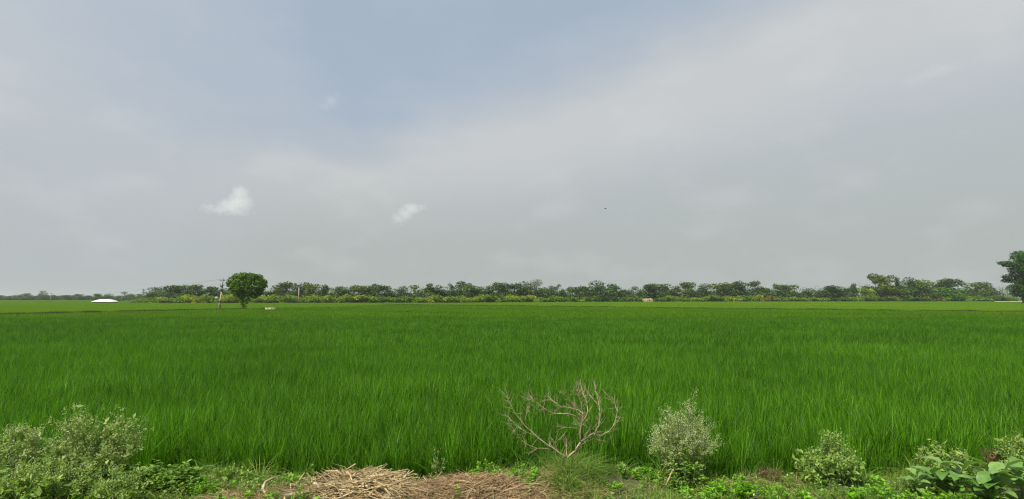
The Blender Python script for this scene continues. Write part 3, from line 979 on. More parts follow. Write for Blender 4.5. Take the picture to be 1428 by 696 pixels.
# white shed
yq = 262.0
c = at(146.5, 420, yq); wid = 28 * yq / F; zt = at(146, 417.3, yq)[2] - FIELD_Z
t = empty('field_shed', (c[0], yq, FIELD_Z)); tag(t, 'low long field shed with a bright white sheet roof, far left in the rice', 'shed')
G = Geo(); hx = wid / 2
n = 16
prof = [(-hx, .85), (-hx * .82, .93), (-hx * .62, .985), (-hx * .3, 1.0), (hx * .3, 1.0), (hx * .6, .985), (hx * .8, .94), (hx, .85)]
V, q = [], []
eave, dp = zt - 1.25, 2.6
for x_, k in prof:
    zr = eave + (zt - eave) * (k - .85) / .15
    V += [(x_, -dp, eave - .06), (x_, -dp * .9 * (1 - (k - .85) * 2), eave + (zr - eave) * .7), (x_, 0, zr), (x_, dp * .9, eave + (zr - eave) * .7), (x_, dp, eave - .06)]
for i in range(len(prof) - 1):
    for j in range(4):
        a = i * 5 + j; q.append([a, a + 5, a + 6, a + 1])
G.add(V, q)
obj('roof', G.mesh('roof', M['white']), t)
G = Geo()
for sx in np.linspace(-hx * .92, hx * .92, 7):
    for sy in (-dp * .85, dp * .85): G.tube([(sx, sy, 0), (sx, sy, eave)], .08, 6)
obj('posts', G.mesh('posts', M['bark']), t)
G = Geo(); G.box((0, 0, eave * .45), (wid * .9, dp * 1.5, eave * .9)); obj('wall', G.mesh('wall', M['rust_wall']), t)

# mud wall ruin near the belt
yq = belt_px_to_Y(903) - 4
c = at(903, 420, yq)
t = empty('mud_wall', (c[0], yq, FIELD_Z), .06); tag(t, 'crumbling tan mud-brick hut wall at the foot of the belt right of centre', 'wall')
G = Geo(); sc_ = yq / F
seg = [(-8, 3.2), (-6.2, 4.4), (-4.5, 4.1), (-2.5, 4.9), (0, 4.6), (3, 4.8), (5.5, 5.0), (7.0, 4.2), (7.8, 3.4)]
V = []; hh = (at(903, 416.0, yq)[2] - FIELD_Z) / 5.0
for dx, hgt in seg:
    for yy in (-.35, .35): V += [(dx * sc_, yy, 0), (dx * sc_, yy, hgt * hh)]
q = []
for i in range(len(seg) - 1):
    a = i * 4; b = a + 4
    q += [[a, b, b + 1, a + 1], [a + 2, a + 3, b + 3, b + 2], [a + 1, b + 1, b + 3, a + 3]]
q += [[0, 1, 3, 2], [len(V) - 4, len(V) - 2, len(V) - 1, len(V) - 3]]
G.add(V, q); obj('wall', G.mesh('mud_wall', M['mud']), t)
G = Geo(); G.box((1.1, -.37, hh * 2.9), (.9, .05, hh * 1.6)); obj('doorway', G.mesh('doorway', M['rust_wall']), t)
G = Geo(); G.box((-2.6, -.37, hh * 3.0), (.9, .05, hh * .8)); obj('window', G.mesh('window', M['rust_wall']), t)

# concrete well block beside the lone tree
yq = 106.0
c = at(377.5, 430, yq)
t = empty('concrete_trough', (c[0], yq, FIELD_Z)); tag(t, 'low pale concrete trough in the rice just right of the lone tree', 'trough')
G = Geo(); z1 = at(377.5, 427.6, yq)[2] - FIELD_Z - .22; wx = 12 * yq / F
G.box((0, -.5, z1 / 2), (wx, .14, z1)); G.box((0, .5, z1 / 2), (wx, .14, z1)); G.box((-wx / 2 + .07, 0, z1 / 2 - .01), (.136, .86, z1 - .02)); G.box((wx / 2 - .07, 0, z1 / 2 - .01), (.136, .86, z1 - .02))
G.box((0, 0, z1 * .3), (wx - .28, .86, .05))
obj('basin', G.mesh('basin', M['concrete']), t)
G = Geo(); G.box((-.3, -.575, z1 - .16), (.16, .01, .12)); G.box((.45, -.575, z1 - .14), (.12, .01, .16)); obj('stain', G.mesh('stain', M['rust']), t)

# raised dirt track at far right
yq = 370
a = at(1385, 420, yq - 20); b = at(1470, 420, yq - 40)
G = Geo()
pts = [a + (b - a) * s_ for s_ in np.linspace(0, 1, 8)]
V = []; 
for p_ in pts:
    zt = at(1400, 420.1, p_[1])[2]
    V += [(p_[0], p_[1] - 2, FIELD_Z), (p_[0], p_[1] - 1, zt), (p_[0], p_[1] + 2, zt), (p_[0], p_[1] + 3, FIELD_Z)]
G.add(V, [[i * 4 + j, (i + 1) * 4 + j, (i + 1) * 4 + j + 1, i * 4 + j + 1] for i in range(7) for j in range(3)])
o = obj('dirt_track', G.mesh('dirt_track', M['concrete'])); tag(o, 'pale raised dirt track at the far right', kind='structure')

# bird
c = at(844, 291, 62)
t = empty('bird', tuple(c)); tag(t, 'tiny dark bird flying alone in the open sky', 'bird')
G = Geo(); G.tube([(-.13, 0, 0), (-.06, 0, 0), (.03, 0, .005), (.1, 0, .01), (.15, 0, .0)], [.01, .03, .04, .025, .006], 8); obj('body', G.mesh('body', M['bird'], True), t)
for s_ in (-1, 1):
    G = Geo(); V = [(.06, s_ * .02, .01), (.07, s_ * .17, .08), (.0, s_ * .3, .04), (-.02, s_ * .16, .06), (-.04, s_ * .02, .01)]
    V2 = [(v[0], v[1], v[2] - .008) for v in V]
    G.add(V + V2, [[0, 1, 3, 4], [5, 9, 8, 6], [0, 5, 6, 1], [3, 8, 9, 4]], .5)
    G.add([V[1], V[2], V[3], V2[1], V2[2], V2[3]], [[0, 1, 2], [3, 5, 4]], .5)
    obj('wing', G.mesh('wing', M['bird']), t)


# ------------------------------------------------------------------ foreground plants
def gz(x, y): return float(ground_h(np.array([x]), np.array([y]))[0])


def bushy_weed(name, px, base_py, top_py, wpx, Yd, label, nst=26, leafm='weed', leaf=.03, nleaf=2600, flowers=900, fl_size=.008, lean=0.0,
               shape='dome', group=None, tw=.35, leaf_w=.45, cat='weed', low=.15):
    x = at(px, base_py, Yd)[0]; z = gz(x, Yd)
    top = at(px, top_py, Yd)[2] - z
    R = wpx * Yd / F / 2
    t = empty(name, (x, Yd, z)); tag(t, label, cat, group)
    G = Geo(); tips = []; lines = []
    for k in range(nst):
        a = RNG.uniform(0, 6.28); rr = math.sqrt(RNG.random())
        hh = top * (1 - .42 * rr ** 3) * RNG.uniform(.70, 1.0) if shape == 'dome' else top * RNG.uniform(.35, 1.0)
        if RNG.random() < .14: hh *= 1.16
        if shape == 'cone': hh = top * (1 - .75 * rr) * RNG.uniform(.85, 1.05)
        tip = np.array([math.cos(a) * R * rr * .85 + lean * hh, math.sin(a) * R * rr * .6, hh])
        b = np.array([math.cos(a) * R * .08, math.sin(a) * R * .08, -.02])
        mid = b + (tip - b) * .5 + np.array([0, 0, -.05 * hh]) + RNG.normal(0, .03, 3) * R
        G.tube([b, mid, tip], [.006, .004, .002], 4, cap=False)
        lines.append((b, mid, tip))
        for q in range(4):
            st = mid + (tip - mid) * RNG.uniform(.0, .9)
            d = (tip - mid); d = d / np.linalg.norm(d) + RNG.normal(0, .6, 3)
            e = st + d / np.linalg.norm(d) * RNG.uniform(.10, .22) * tw * 2.2 * max(R, .2) / .45
            e[2] = max(e[2], .03)
            G.tube([st, e], [.003, .0012], 3, cap=False, tone=.6)
            tips.append(e); lines.append((st, (st + e) / 2, e))
        tips.append(tip)
    obj('stems', G.mesh('stems', M['stem']), t)
    G = Geo(); Ls = np.array(lines)
    i = RNG.integers(0, len(Ls), nleaf); u = RNG.random(nleaf) ** .8
    P = np.where((u < .5)[:, None], Ls[i, 0] + (Ls[i, 1] - Ls[i, 0]) * (u * 2)[:, None], Ls[i, 1] + (Ls[i, 2] - Ls[i, 1]) * (u * 2 - 1)[:, None])
    P = P + RNG.normal(0, .012, P.shape)
    P = P[P[:, 2] > top * low * .3]
    n = len(P)
    D = rdir(n, .35); sz = leaf * np.exp(RNG.normal(-.1, .45, n)) * np.where(P[:, 2] < top * .45, 1.5, .9)
    tone = np.clip(.3 + .4 * P[:, 2] / top + RNG.normal(0, .2, n), 0, 1)
    tone = np.clip(RNG.normal(.5, .25, n), 0, 1)
    G.leaves(P, D, rdir(n, .8), sz, sz * leaf_w, tone, .2)
    obj('foliage', G.mesh('foliage', M[leafm]), t)
    if flowers:
        G = Geo(); T_ = np.array(tips)
        i = RNG.integers(0, len(T_), flowers)
        P = T_[i] + RNG.normal(0, .022, (flowers, 3))
        n = flowers; s_ = fl_size * RNG.uniform(.6, 1.4, n)
        D = rdir(n)
        for q in range(2):
            G.leaves(P - D * s_[:, None] * .5, D, rdir(n), s_, s_ * .9, RNG.random(n), 0, .5)
            D = rdir(n)
        obj('flower_heads', G.mesh('flower_heads', M['flower']), t)
    return t


def leafy_weed(name, px, base_py, top_py, wpx, Yd, label, mat='lime', n=520, leaf=.05, group=None, lobes=1, dy=.6, cat='weed'):
    """low mound of leaf rosettes"""
    x = at(px, base_py, Yd)[0]; z = gz(x, Yd)
    top = at(px, top_py, Yd)[2] - z; top = max(top, .07)
    R = wpx * Yd / F / 2
    t = empty(name, (x, Yd, z)); tag(t, label, cat, group)
    G = Geo(); GS = Geo()
    ns = max(5, n // 16)
    a = RNG.uniform(0, 6.28, ns); rr = np.sqrt(RNG.random(ns))
    hx = np.cos(a) * R * rr; hy = np.sin(a) * R * rr * dy
    hz = top * (1 - .6 * rr ** 2) * RNG.uniform(.6, 1.0, ns) * (1 + .3 * vnoise(hx * 6, hy * 6, 1, px))
    for q in range(ns):
        tip = np.array([hx[q], hy[q], hz[q]])
        GS.tube([(hx[q] * .5, hy[q] * .5, -.01), tip * [.8, .8, .6], tip], [.004, .003, .002], 4, cap=False)
        m_ = 16; zz = RNG.random(m_) ** .5
        C = np.array([hx[q] * .5, hy[q] * .5, 0]) * (1 - zz[:, None]) + tip * zz[:, None]
        az = RNG.uniform(0, 6.28, m_); el = RNG.uniform(-.1, .7, m_)
        D = np.stack([np.cos(az) * np.cos(el), np.sin(az) * np.cos(el), np.sin(el)], 1)
        L = leaf * RNG.uniform(.6, 1.25, m_)
        tone = np.clip(RNG.normal(.5, .22, m_) + .1, 0, 1)
        for off in ((0, 1), (.55, .62), (-.55, .62)):
            ang = az + off[0]
            D2 = np.stack([np.cos(ang) * np.cos(el), np.sin(ang) * np.cos(el), np.sin(el)], 1)
            C2 = C + D * (L * (.25 if off[0] else .0))[:, None]
            G.leaves(C2, D2, np.tile([0, 0, 1.0], (m_, 1)) + RNG.normal(0, .3, (m_, 3)), L * off[1], L * off[1] * .48, tone, .12)
    obj('stems', GS.mesh('stems', M['stem']), t)
    obj('foliage', G.mesh('foliage', M[mat]), t)
    return t


# left pale weeds
bushy_weed('pale_weed_bush', 128, 668, 574, 150, 7.35, 'large pale grey-green flowering weed bush standing at the left', 60, 'weed_grey', .040, 5200, 2200, .012)
bushy_weed('pale_weed_bush', 18, 660, 596, 110, 7.3, 'pale weed bush cut by the left edge of the picture', 40, 'weed_grey', .038, 3400, 1300, .012)
bushy_weed('pale_weed_bush', 66, 700, 648, 150, 6.75, 'lower yellowish pale weeds in front of the left bushes', 46, 'weed', .040, 3900, 1500, .012)
bushy_weed('pale_weed_bush', 168, 702, 655, 90, 6.7, 'small pale weeds below the large left bush', 26, 'weed', .032, 2300, 700, .009)
bushy_weed('pale_weed_bush', -45, 700, 640, 110, 6.8, 'pale weeds outside the left edge', 26, 'weed', .032, 2300, 700, .009)
leafy_weed('lobed_weed', 212, 680, 637, 74, 7.25, 'dark green weed with lobed leaves beside the large left bush', 'weed_dark', 900, .075)
leafy_weed('lobed_weed', 252, 684, 642, 60, 7.15, 'second lobed-leaf weed, nearer the rice clump', 'weed_dark', 620, .075)
leafy_weed('leafy_weed', 283, 692, 661, 44, 7.0, 'small bright leafy weed left of the bare brown soil', 'lime', 240, .045)
# the big pale bush right of centre, and the next one
bushy_weed('feathery_weed_bush', 955, 668, 563, 104, 7.5, 'tall rounded feathery pale weed bush right of the dead branches', 80, 'weed_grey', .022, 8500, 7500, .009, tw=.4)
leafy_weed('leafy_weed', 958, 672, 622, 60, 7.25, 'broad green leaves at the foot of the feathery bush', 'weed_dark', 420, .06)
bushy_weed('spreading_weed_bush', 1152, 672, 592, 100, 7.5, 'pale arching weed bush in the middle of the right half', 42, 'weed', .036, 3600, 700, .010, lean=.12, shape='cone')
bushy_weed('thin_weed', 611, 668, 614, 16, 7.75, 'single thin pale sprig standing before the rice left of the dead branches', 5, 'weed_grey', .024, 170, 120, .009)
# lime weeds
for px, py, top, w, Yd, lab, n in (
        (680, 676, 640, 50, 7.35, 'bright lime-green weed behind the right end of the straw heap', 460),
        (728, 688, 645, 66, 7.2, 'larger bright lime-green weed between the straw and the dead branches', 640),
        (640, 700, 676, 28, 6.7, 'small lime-green weed sprouting through the front of the straw', 170),
        (690, 704, 690, 20, 6.6, 'tiny lime sprout at the lower edge of the straw', 60),
        (856, 690, 660, 30, 7.1, 'small bright weed right of the grassy mound', 150),
        (1022, 700, 660, 78, 6.9, 'bright lime weed mound right of the feathery bush', 800),
        (1078, 702, 672, 60, 6.8, 'low green weed patch left of the arching bush', 380),
        (1216, 700, 668, 70, 6.8, 'bright low weed patch right of the arching bush', 560),
        (1284, 704, 682, 70, 6.65, 'bright lime weeds beneath the round pale leaf', 480),
        (1340, 704, 686, 90, 6.6, 'green weeds at the bottom edge under the broad leaves', 460),
        (990, 706, 676, 40, 6.7, 'yellowish low weed at the foot of the feathery bush', 260)):
    leafy_weed('leafy_weed', px, py, top, w, Yd, lab, 'lime', n, .042, 'bright low weeds on the verge')
bushy_weed('pale_weed_bush', 1318, 672, 614, 72, 7.35, 'pale yellowish weed bush behind the broad leaves', 26, 'weed', .04, 1900, 420, .010)
bushy_weed('pale_weed_bush', 1420, 668, 596, 56, 7.3, 'pale weed bush at the right edge', 22, 'weed', .04, 1500, 300, .010)
bushy_weed('dry_weed_bush', 1392, 672, 618, 46, 7.5, 'brown withered weed between the pale bushes at the right', 24, 'dry', .03, 1500, 0)
bushy_weed('dry_weed_bush', 1075, 676, 648, 44, 7.5, 'low dry brown stalks before the rice left of the arching bush', 14, 'dry', .026, 500, 0)


# broad-leaved plants
def broad_plant(px, base_py, Yd, stems, label, seed):
    rg = np.random.default_rng(seed)
    x = at(px, base_py, Yd)[0]; z = gz(x, Yd)
    t = empty('broad_leaf_plant', (x, Yd, z)); tag(t, label, 'plant', 'broad-leaved plants at the lower right')
    GS = Geo()
    for (tpx, tpy, dy, L) in stems:
        tip = at(tpx, tpy, Yd + dy) - np.array([x, Yd, z])
        b = np.array([rg.normal(0, .02), rg.normal(0, .02), -.02])
        mid = (b + tip) / 2 + [0, 0, .03]
        GS.tube([b, mid, tip], [.012, .009, .006], 6)
        k = 4
        for q in range(k):
            f = .45 + .55 * q / (k - 1)
            st = b + (tip - b) * f
            for sgn in (0, math.pi):
                az = q * 1.4 + sgn + rg.normal(0, .25) + seed
                el = rg.uniform(.15, .75) + (.3 if q == k - 1 else 0)
                D = np.array([[math.cos(az) * math.cos(el), math.sin(az) * math.cos(el), math.sin(el)]])
                G = Geo(); LL = L * rg.uniform(.75, 1.1) * (.75 if q == 0 else 1)
                LL *= 1.22; G.oval_leaves(st[None] + D * .01, D, np.array([[0, 0, 1.0]]) + rg.normal(0, .15, (1, 3)), LL, LL * .62, rg.uniform(.1, 1), .30, .55)
                obj('leaf', G.mesh('leaf', M['broad'], True), t)
    obj('stem', GS.mesh('stem', M['stem']), t)


broad_plant(1326, 692, 6.95, [(1318, 652, 0, .20), (1342, 656, -.1, .22), (1300, 664, .1, .17)], 'broad pale-leaved plant with leaves standing up left of the others', 1)
broad_plant(1386, 700, 6.75, [(1378, 660, 0, .24), (1400, 664, -.15, .24), (1364, 676, -.1, .2)], 'broad pale-leaved plant in the lower right corner region', 2)
broad_plant(1422, 700, 6.8, [(1418, 658, 0, .23), (1436, 650, .1, .23)], 'broad pale-leaved plant cut by the right edge', 3)
broad_plant(1280, 690, 7.0, [(1279, 664, 0, .17)], 'small plant with one round pale leaf, leftmost of the broad-leaved ones', 4)

# ------------------------------------------------------------------ straw heaps
def straw_heap(name, mi, n, lmin, lmax, rad, mat, label, hfac=1.0, spread=1.0, flat=.25):
    mx, my, rx, ry, h = MOUNDS[mi]
    t = empty(name, (mx, my, 0)); tag(t, label, 'straw heap', 'heaps of cut straw on the verge')
    # lumpy bed
    na, nr = 48, 10
    V = [(0, 0, gz(mx, my) + .07 * hfac)]; q4, q3 = [], []
    for r in range(1, nr + 1):
        for a in range(na):
            an = a / na * 2 * math.pi; k = r / nr * (1 + .12 * math.sin(an * 3 + mi) + .08 * math.sin(an * 7))
            lx, ly = math.cos(an) * rx * k * spread, math.sin(an) * ry * k * spread
            bump = (1 - (r / nr) ** 2) * .07 * hfac + (.05 * mnoise.noise((lx * 3.1, ly * 3.1, mi + .5)) + .02 * mnoise.noise((lx * 9, ly * 9, mi))) * (1 - r / nr)
            V.append((lx, ly, gz(mx + lx, my + ly) + bump - (.03 if r == nr else 0)))
    for a in range(na): q3.append([0, 1 + a, 1 + (a + 1) % na])
    for r in range(nr - 1):
        for a in range(na):
            i0 = 1 + r * na + a; i1 = 1 + r * na + (a + 1) % na
            q4.append([i0, i0 + na, i1 + na, i1])
    me = mesh_np('bed', np.array(V), [np.array(q3), np.array(q4)], M['straw_bed'], smooth=True)
    obj('bed', me, t)
    G = Geo()
    for k in range(n):
        a = RNG.uniform(0, 6.28); rr = math.sqrt(RNG.random()) * spread * (1.02 + .35 * mnoise.noise((math.cos(a) * 1.7, math.sin(a) * 1.7, mi * 3.3)) + (.25 if RNG.random() < .12 else 0))
        lx, ly = math.cos(a) * rx * rr, math.sin(a) * ry * rr
        lump = .05 * mnoise.noise((lx * 3.1, ly * 3.1, mi + .5))
        zb = gz(mx + lx, my + ly) + max(0, 1 - rr ** 2) * (.07 * hfac + lump) + abs(RNG.normal(0, .022)) * hfac
        L = RNG.uniform(lmin, lmax); az = RNG.normal(1.6 * mnoise.noise((lx * 1.8 + 5, ly * 1.8, mi)), .5) if RNG.random() < .6 else RNG.uniform(0, 6.28)
        el = RNG.normal(0, flat)
        d = np.array([math.cos(az) * math.cos(el), math.sin(az) * math.cos(el), math.sin(el)])
        c = np.array([lx, ly, zb + .012])
        a_ = c - d * L / 2; b_ = c + d * L / 2
        for e in (a_, b_):
            g0 = gz(mx + e[0], my + e[1]) + max(0, 1 - (e[0] / rx) ** 2 - (e[1] / ry) ** 2) * .06 * hfac
            e[2] = max(e[2], g0 + .004)
        m_ = (a_ + b_) / 2 + RNG.normal(0, L * .05, 3); m_[2] = max(m_[2], (a_[2] + b_[2]) / 2)
        r_ = rad * math.exp(RNG.normal(-.15, .5))
        G.tube([a_, m_, b_], [r_, r_ * .95, r_ * .7], 4, float(np.clip(RNG.normal(.5, .28), 0, 1)), True)
    obj('stalks', G.mesh('stalks', M[mat]), t)


straw_heap('straw_heap', 0, 1500, .14, .50, .0058, 'straw', 'heap of thick pale cut stalks at the bottom, left of centre')
straw_heap('straw_heap', 1, 3000, .10, .40, .0030, 'straw_red', 'heap of finer reddish dry straw at the bottom, just left of the lime weeds', 1.2)


def loose_straw():
    G = Geo(); n = 3600
    cx = [(at(330, 690, 6.8)[0], 6.85, .6, .25, .35), (at(775, 685, 6.8)[0], 6.95, .8, .4, 1.3), (at(380, 690, 6.8)[0], 6.8, .6, .3, .5), (at(1060, 665, 7.4)[0], 7.4, .5, .2, .2)]
    cx += [(at(590, 680, 6.9)[0], 6.95, 1.1, .3, .5), (at(440, 690, 6.8)[0], 6.8, .5, .25, .35)]
    w = np.array([c[4] for c in cx]); w /= w.sum()
    for k in range(n):
        c = cx[RNG.choice(len(cx), p=w)]
        x = c[0] + RNG.normal(0, c[2] * .6); y = c[1] + RNG.normal(0, c[3] * .6); y = min(y, 7.8)
        L = RNG.uniform(.06, .26); az = RNG.uniform(0, 6.28); el = abs(RNG.normal(0, .3))
        a_ = np.array([x, y, gz(x, y) + .008 + abs(RNG.normal(0, .02))])
        b_ = a_ + np.array([math.cos(az) * math.cos(el), math.sin(az) * math.cos(el), math.sin(el)]) * L
        b_[2] = max(b_[2], gz(b_[0], b_[1]) + .005)
        m_ = (a_ + b_) / 2 + [0, 0, .04 * L]
        G.tube([a_, m_, b_], RNG.uniform(.0013, .0028), 3, float(RNG.random()), False)
    o = obj('loose_straw', G.mesh('loose_straw', M['straw_red'])); tag(o, 'loose dry straw littering the verge', 'straw', kind='stuff')


loose_straw()


def stick(pts, r, label):
    P = [at(a, b, Yd) for a, b, Yd in pts]
    o0 = P[0].copy(); G = Geo()
    G.tube([p_ - o0 for p_ in P], r, 7)
    o = obj('stick', G.mesh('stick', M['deadwood'], True), None, tuple(o0)); tag(o, label, 'stick', 'dead sticks on the verge')


stick([(391, 663, 7.25), (380, 667, 7.2), (370, 672, 7.1), (366, 682, 7.0), (372, 692, 6.9), (380, 699, 6.75)], [.009, .014, .017, .018, .016, .012], 'thick curved dead stick at the left end of the straw')
stick([(405, 675, 7.0), (406, 684, 6.9), (410, 692, 6.8), (415, 700, 6.7)], [.010, .012, .012, .01], 'short upright stick just right of the curved one')
stick([(438, 673, 6.9), (447, 682, 6.85), (458, 690, 6.78), (470, 698, 6.7)], [.016, .019, .016, .012], 'stout broken stick lying on the front of the stalk heap')
stick([(560, 672, 7.2), (566, 664, 7.25), (571, 656, 7.28)], [.012, .011, .007], 'small pointed stick rising between the two straw heaps')
stick([(421, 688, 6.8), (425, 694, 6.75), (428, 701, 6.7)], [.009, .009, .008], 'tiny stub of stick between the two thicker sticks')
stick([(505, 668, 7.1), (515, 663, 7.12), (530, 667, 7.15), (545, 668, 7.15)], [.009, .011, .01, .008], 'bent pale stalk arching over the top of the stalk heap')
stick([(929, 676, 7.1), (934, 665, 7.12), (938, 655, 7.16)], [.011, .010, .008], 'short dead stake at the left foot of the feathery bush')


# ------------------------------------------------------------------ dead branching bush
def dead_bush():
    Y0 = 7.5
    root = at(791.4, 638.5, Y0)
    t = empty('dead_bush', tuple(root)); tag(t, 'bare dead bush with pale curving branches on the grassy mound', 'dead bush')

    def conv(c, dy):
        return at(690 + c[0] / 3.55, 500 + c[1] / 3.55, Y0 + dy) - root
    brs = [
        ([(360, 492), (395, 455), (428, 412), (465, 385), (492, 365), (515, 330), (522, 285), (515, 230), (503, 180), (498, 150)], .015, .004, 0, .25),
        ([(425, 412), (422, 370), (432, 320), (437, 270), (425, 220), (415, 180), (408, 150)], .012, .003, .03, -.15),
        ([(432, 305), (405, 265), (375, 220), (350, 183), (338, 160)], .007, .002, 0, -.25),
        ([(435, 310), (458, 265), (458, 225), (440, 183), (434, 160)], .007, .002, 0, .2),
        ([(488, 372), (530, 382), (565, 360), (595, 315), (605, 265), (595, 225), (560, 190)], .008, .002, .12, .35),
        ([(360, 495), (320, 467), (270, 435), (215, 395), (150, 335), (105, 275), (75, 225), (58, 180)], .012, .003, 0, -.1),
        ([(150, 325), (160, 270), (175, 225), (172, 195)], .005, .002, -.05, -.2),
        ([(425, 300), (370, 275), (290, 270), (240, 245), (200, 210), (175, 185)], .009, .003, 0, -.3),
        ([(380, 277), (400, 290), (430, 300)], .004, .003, -.05, 0),
        ([(280, 450), (210, 445), (150, 425), (110, 385), (90, 350)], .006, .002, -.03, -.25),
        ([(358, 490), (357, 455), (355, 425)], .009, .007, 0, .05),
        ([(437, 275), (410, 255), (385, 245), (330, 240), (290, 210), (268, 190)], .005, .002, 0, .3),
        ([(515, 230), (490, 205), (470, 185)], .004, .002, 0, .1),
        ([(440, 380), (470, 350), (440, 330)], .003, .001, 0, .1),
        ([(310, 462), (300, 420), (330, 395)], .004, .002, 0, .1),
        ([(190, 378), (160, 365), (110, 335), (70, 290)], .004, .0015, 0, .2),
        ([(420, 345), (380, 342), (340, 340)], .004, .002, 0, -.2),
        ([(492, 370), (500, 400), (520, 405)], .004, .002, 0, .1),
    ]
    rg = np.random.default_rng(3); allp = []
    for k, (pts, r0, r1, dy0, dy1) in enumerate(brs):
        n = len(pts); P = []
        for i, c in enumerate(pts):
            f = i / (n - 1)
            p_ = conv(c, dy0 + (dy1 - dy0) * f)
            if i: p_ = p_ + rg.normal(0, .005, 3)
            P.append(p_)
        # subdivide with slight kinks
        Q = [P[0]]
        for a, b in zip(P[:-1], P[1:]):
            Q += [(a + b) / 2 + rg.normal(0, .005, 3), b]
        rad = [r0 + (r1 - r0) * i / (len(Q) - 1) for i in range(len(Q))]
        G = Geo(); G.tube(Q, [(.72 if k in (5, 6, 9, 15) else .95) * q_ for q_ in rad], 7)
        # fine twigs
        for i in range(2, len(Q)):
            for _ in range(4):
                if rg.random() < .8:
                    d = (Q[i] - Q[i - 1]); d /= np.linalg.norm(d); d = d + rg.normal(0, .65, 3); d[2] += .2; d /= np.linalg.norm(d)
                    L = rg.uniform(.05, .2)
                    e = Q[i] + d * L
                    G.tube([Q[i], Q[i] + d * L * .5 + rg.normal(0, .008, 3), e], [.0022, .0017, .0009], 4, cap=False)
                    if rg.random() < .5:
                        e2 = Q[i] + d * L * .5 + (d + rg.normal(0, .6, 3)) * L * .5
                        G.tube([Q[i] + d * L * .5, e2], [.0014, .0008], 3, cap=False)
        obj('branch', G.mesh('branch', M['deadwood'], True), t)


dead_bush()


# ------------------------------------------------------------------ clouds
def cloud(name, px, py, Yd, blobs, label, dens, scale_px):
    c = at(px, py, Yd); k = Yd / F
    G = Geo(); bm = bmesh.new()
    for bx, bz, r, rz, _w in blobs:
        mt = Matrix.Translation((bx * k, RNG.normal(0, 2) * k, -bz * k)) @ Matrix.Diagonal((r * k, r * k, rz * k, 1))
        bmesh.ops.create_icosphere(bm, subdivisions=3, radius=1.0, matrix=mt)
    me = bpy.data.meshes.new(name); bm.to_mesh(me); bm.free()
    o = obj(name, me, None, tuple(c))
    md = o.modifiers.new('remesh', 'REMESH'); md.mode = 'VOXEL'; md.voxel_size = 1.2 * k
    tag(o, label, 'cloud', 'small white clouds')
    m, nt = new_mat(name)
    tc = N(nt, 'ShaderNodeTexCoord')
    # density from soft ellipsoids, broken by noise
    nz = N(nt, 'ShaderNodeTexNoise'); nz.inputs['Scale'].default_value = 1 / (5.5 * k); nz.inputs['Detail'].default_value = 6; nz.inputs['Roughness'].default_value = .62
    nt.links.new(tc.outputs['Object'], nz.inputs['Vector'])
    tot = None
    for bx, bz, r, rz, wgt in blobs:
        mp = N(nt, 'ShaderNodeMapping'); mp.vector_type = 'TEXTURE'
        mp.inputs['Location'].default_value = (bx * k, 0, -bz * k); mp.inputs['Scale'].default_value = (r * k, r * k * 1.2, rz * k)
        nt.links.new(tc.outputs['Object'], mp.inputs['Vector'])
        ln = N(nt, 'ShaderNodeVectorMath', operation='LENGTH'); nt.links.new(mp.outputs[0], ln.inputs[0])
        mr = N(nt, 'ShaderNodeMapRange'); mr.inputs[1].default_value = 1.0; mr.inputs[2].default_value = .15; mr.inputs[4].default_value = wgt
        nt.links.new(ln.outputs['Value'], mr.inputs[0])
        if tot is None: tot = mr.outputs[0]
        else:
            mx = N(nt, 'ShaderNodeMath', operation='MAXIMUM'); nt.links.new(tot, mx.inputs[0]); nt.links.new(mr.outputs[0], mx.inputs[1]); tot = mx.outputs[0]
    ad = N(nt, 'ShaderNodeMath', operation='MULTIPLY_ADD'); ad.inputs[1].default_value = 1.5; nt.links.new(nz.outputs[0], ad.inputs[0])
    nt.links.new(tot, ad.inputs[2])
    mr = N(nt, 'ShaderNodeMapRange'); mr.inputs[1].default_value = .85; mr.inputs[2].default_value = 1.9; mr.inputs[4].default_value = dens / k
    nt.links.new(ad.outputs[0], mr.inputs[0])
    v = N(nt, 'ShaderNodeVolumePrincipled'); v.inputs['Color'].default_value = (.97, .97, .965, 1); v.inputs['Anisotropy'].default_value = .2
    nt.links.new(mr.outputs[0], v.inputs['Density'])
    out = N(nt, 'ShaderNodeOutputMaterial'); nt.links.new(v.outputs[0], out.inputs['Volume'])
    me.materials.append(m)
    return o


CY = 4200.0
cloud('cloud', 326, 283, CY, [(8, -12, 14, 17, 1), (9, 0, 21, 18, 1), (-5, 4, 20, 13, .8), (-20, 10, 20, 9, .45), (-36, 7, 14, 12, .38), (4, 12, 28, 8, .5)], 'small white puffy cloud above the lone tree, left of centre', .060, 1)
cloud('cloud', 568, 298, CY, [(6, -7, 16, 10, 1), (-2, 0, 15, 13, .9), (-12, 7, 14, 12, .6), (18, -9, 13, 6, .5)], 'smaller white slanting cloud, right of the puffy one', .055, 1)

cloud('cloud', 459, 141, CY, [(3, 0, 13, 13, .8), (-6, 7, 12, 9, .6), (10, -8, 11, 8, .5)], 'very faint thin wisp of cloud high in the upper left sky', .018, 1)
cloud('cloud', 1300, 104, CY, [(8, -5, 24, 12, .8), (-20, 6, 26, 9, .6), (34, -12, 20, 8, .5)], 'faint broad wisp of cloud high in the upper right sky', .012, 1)

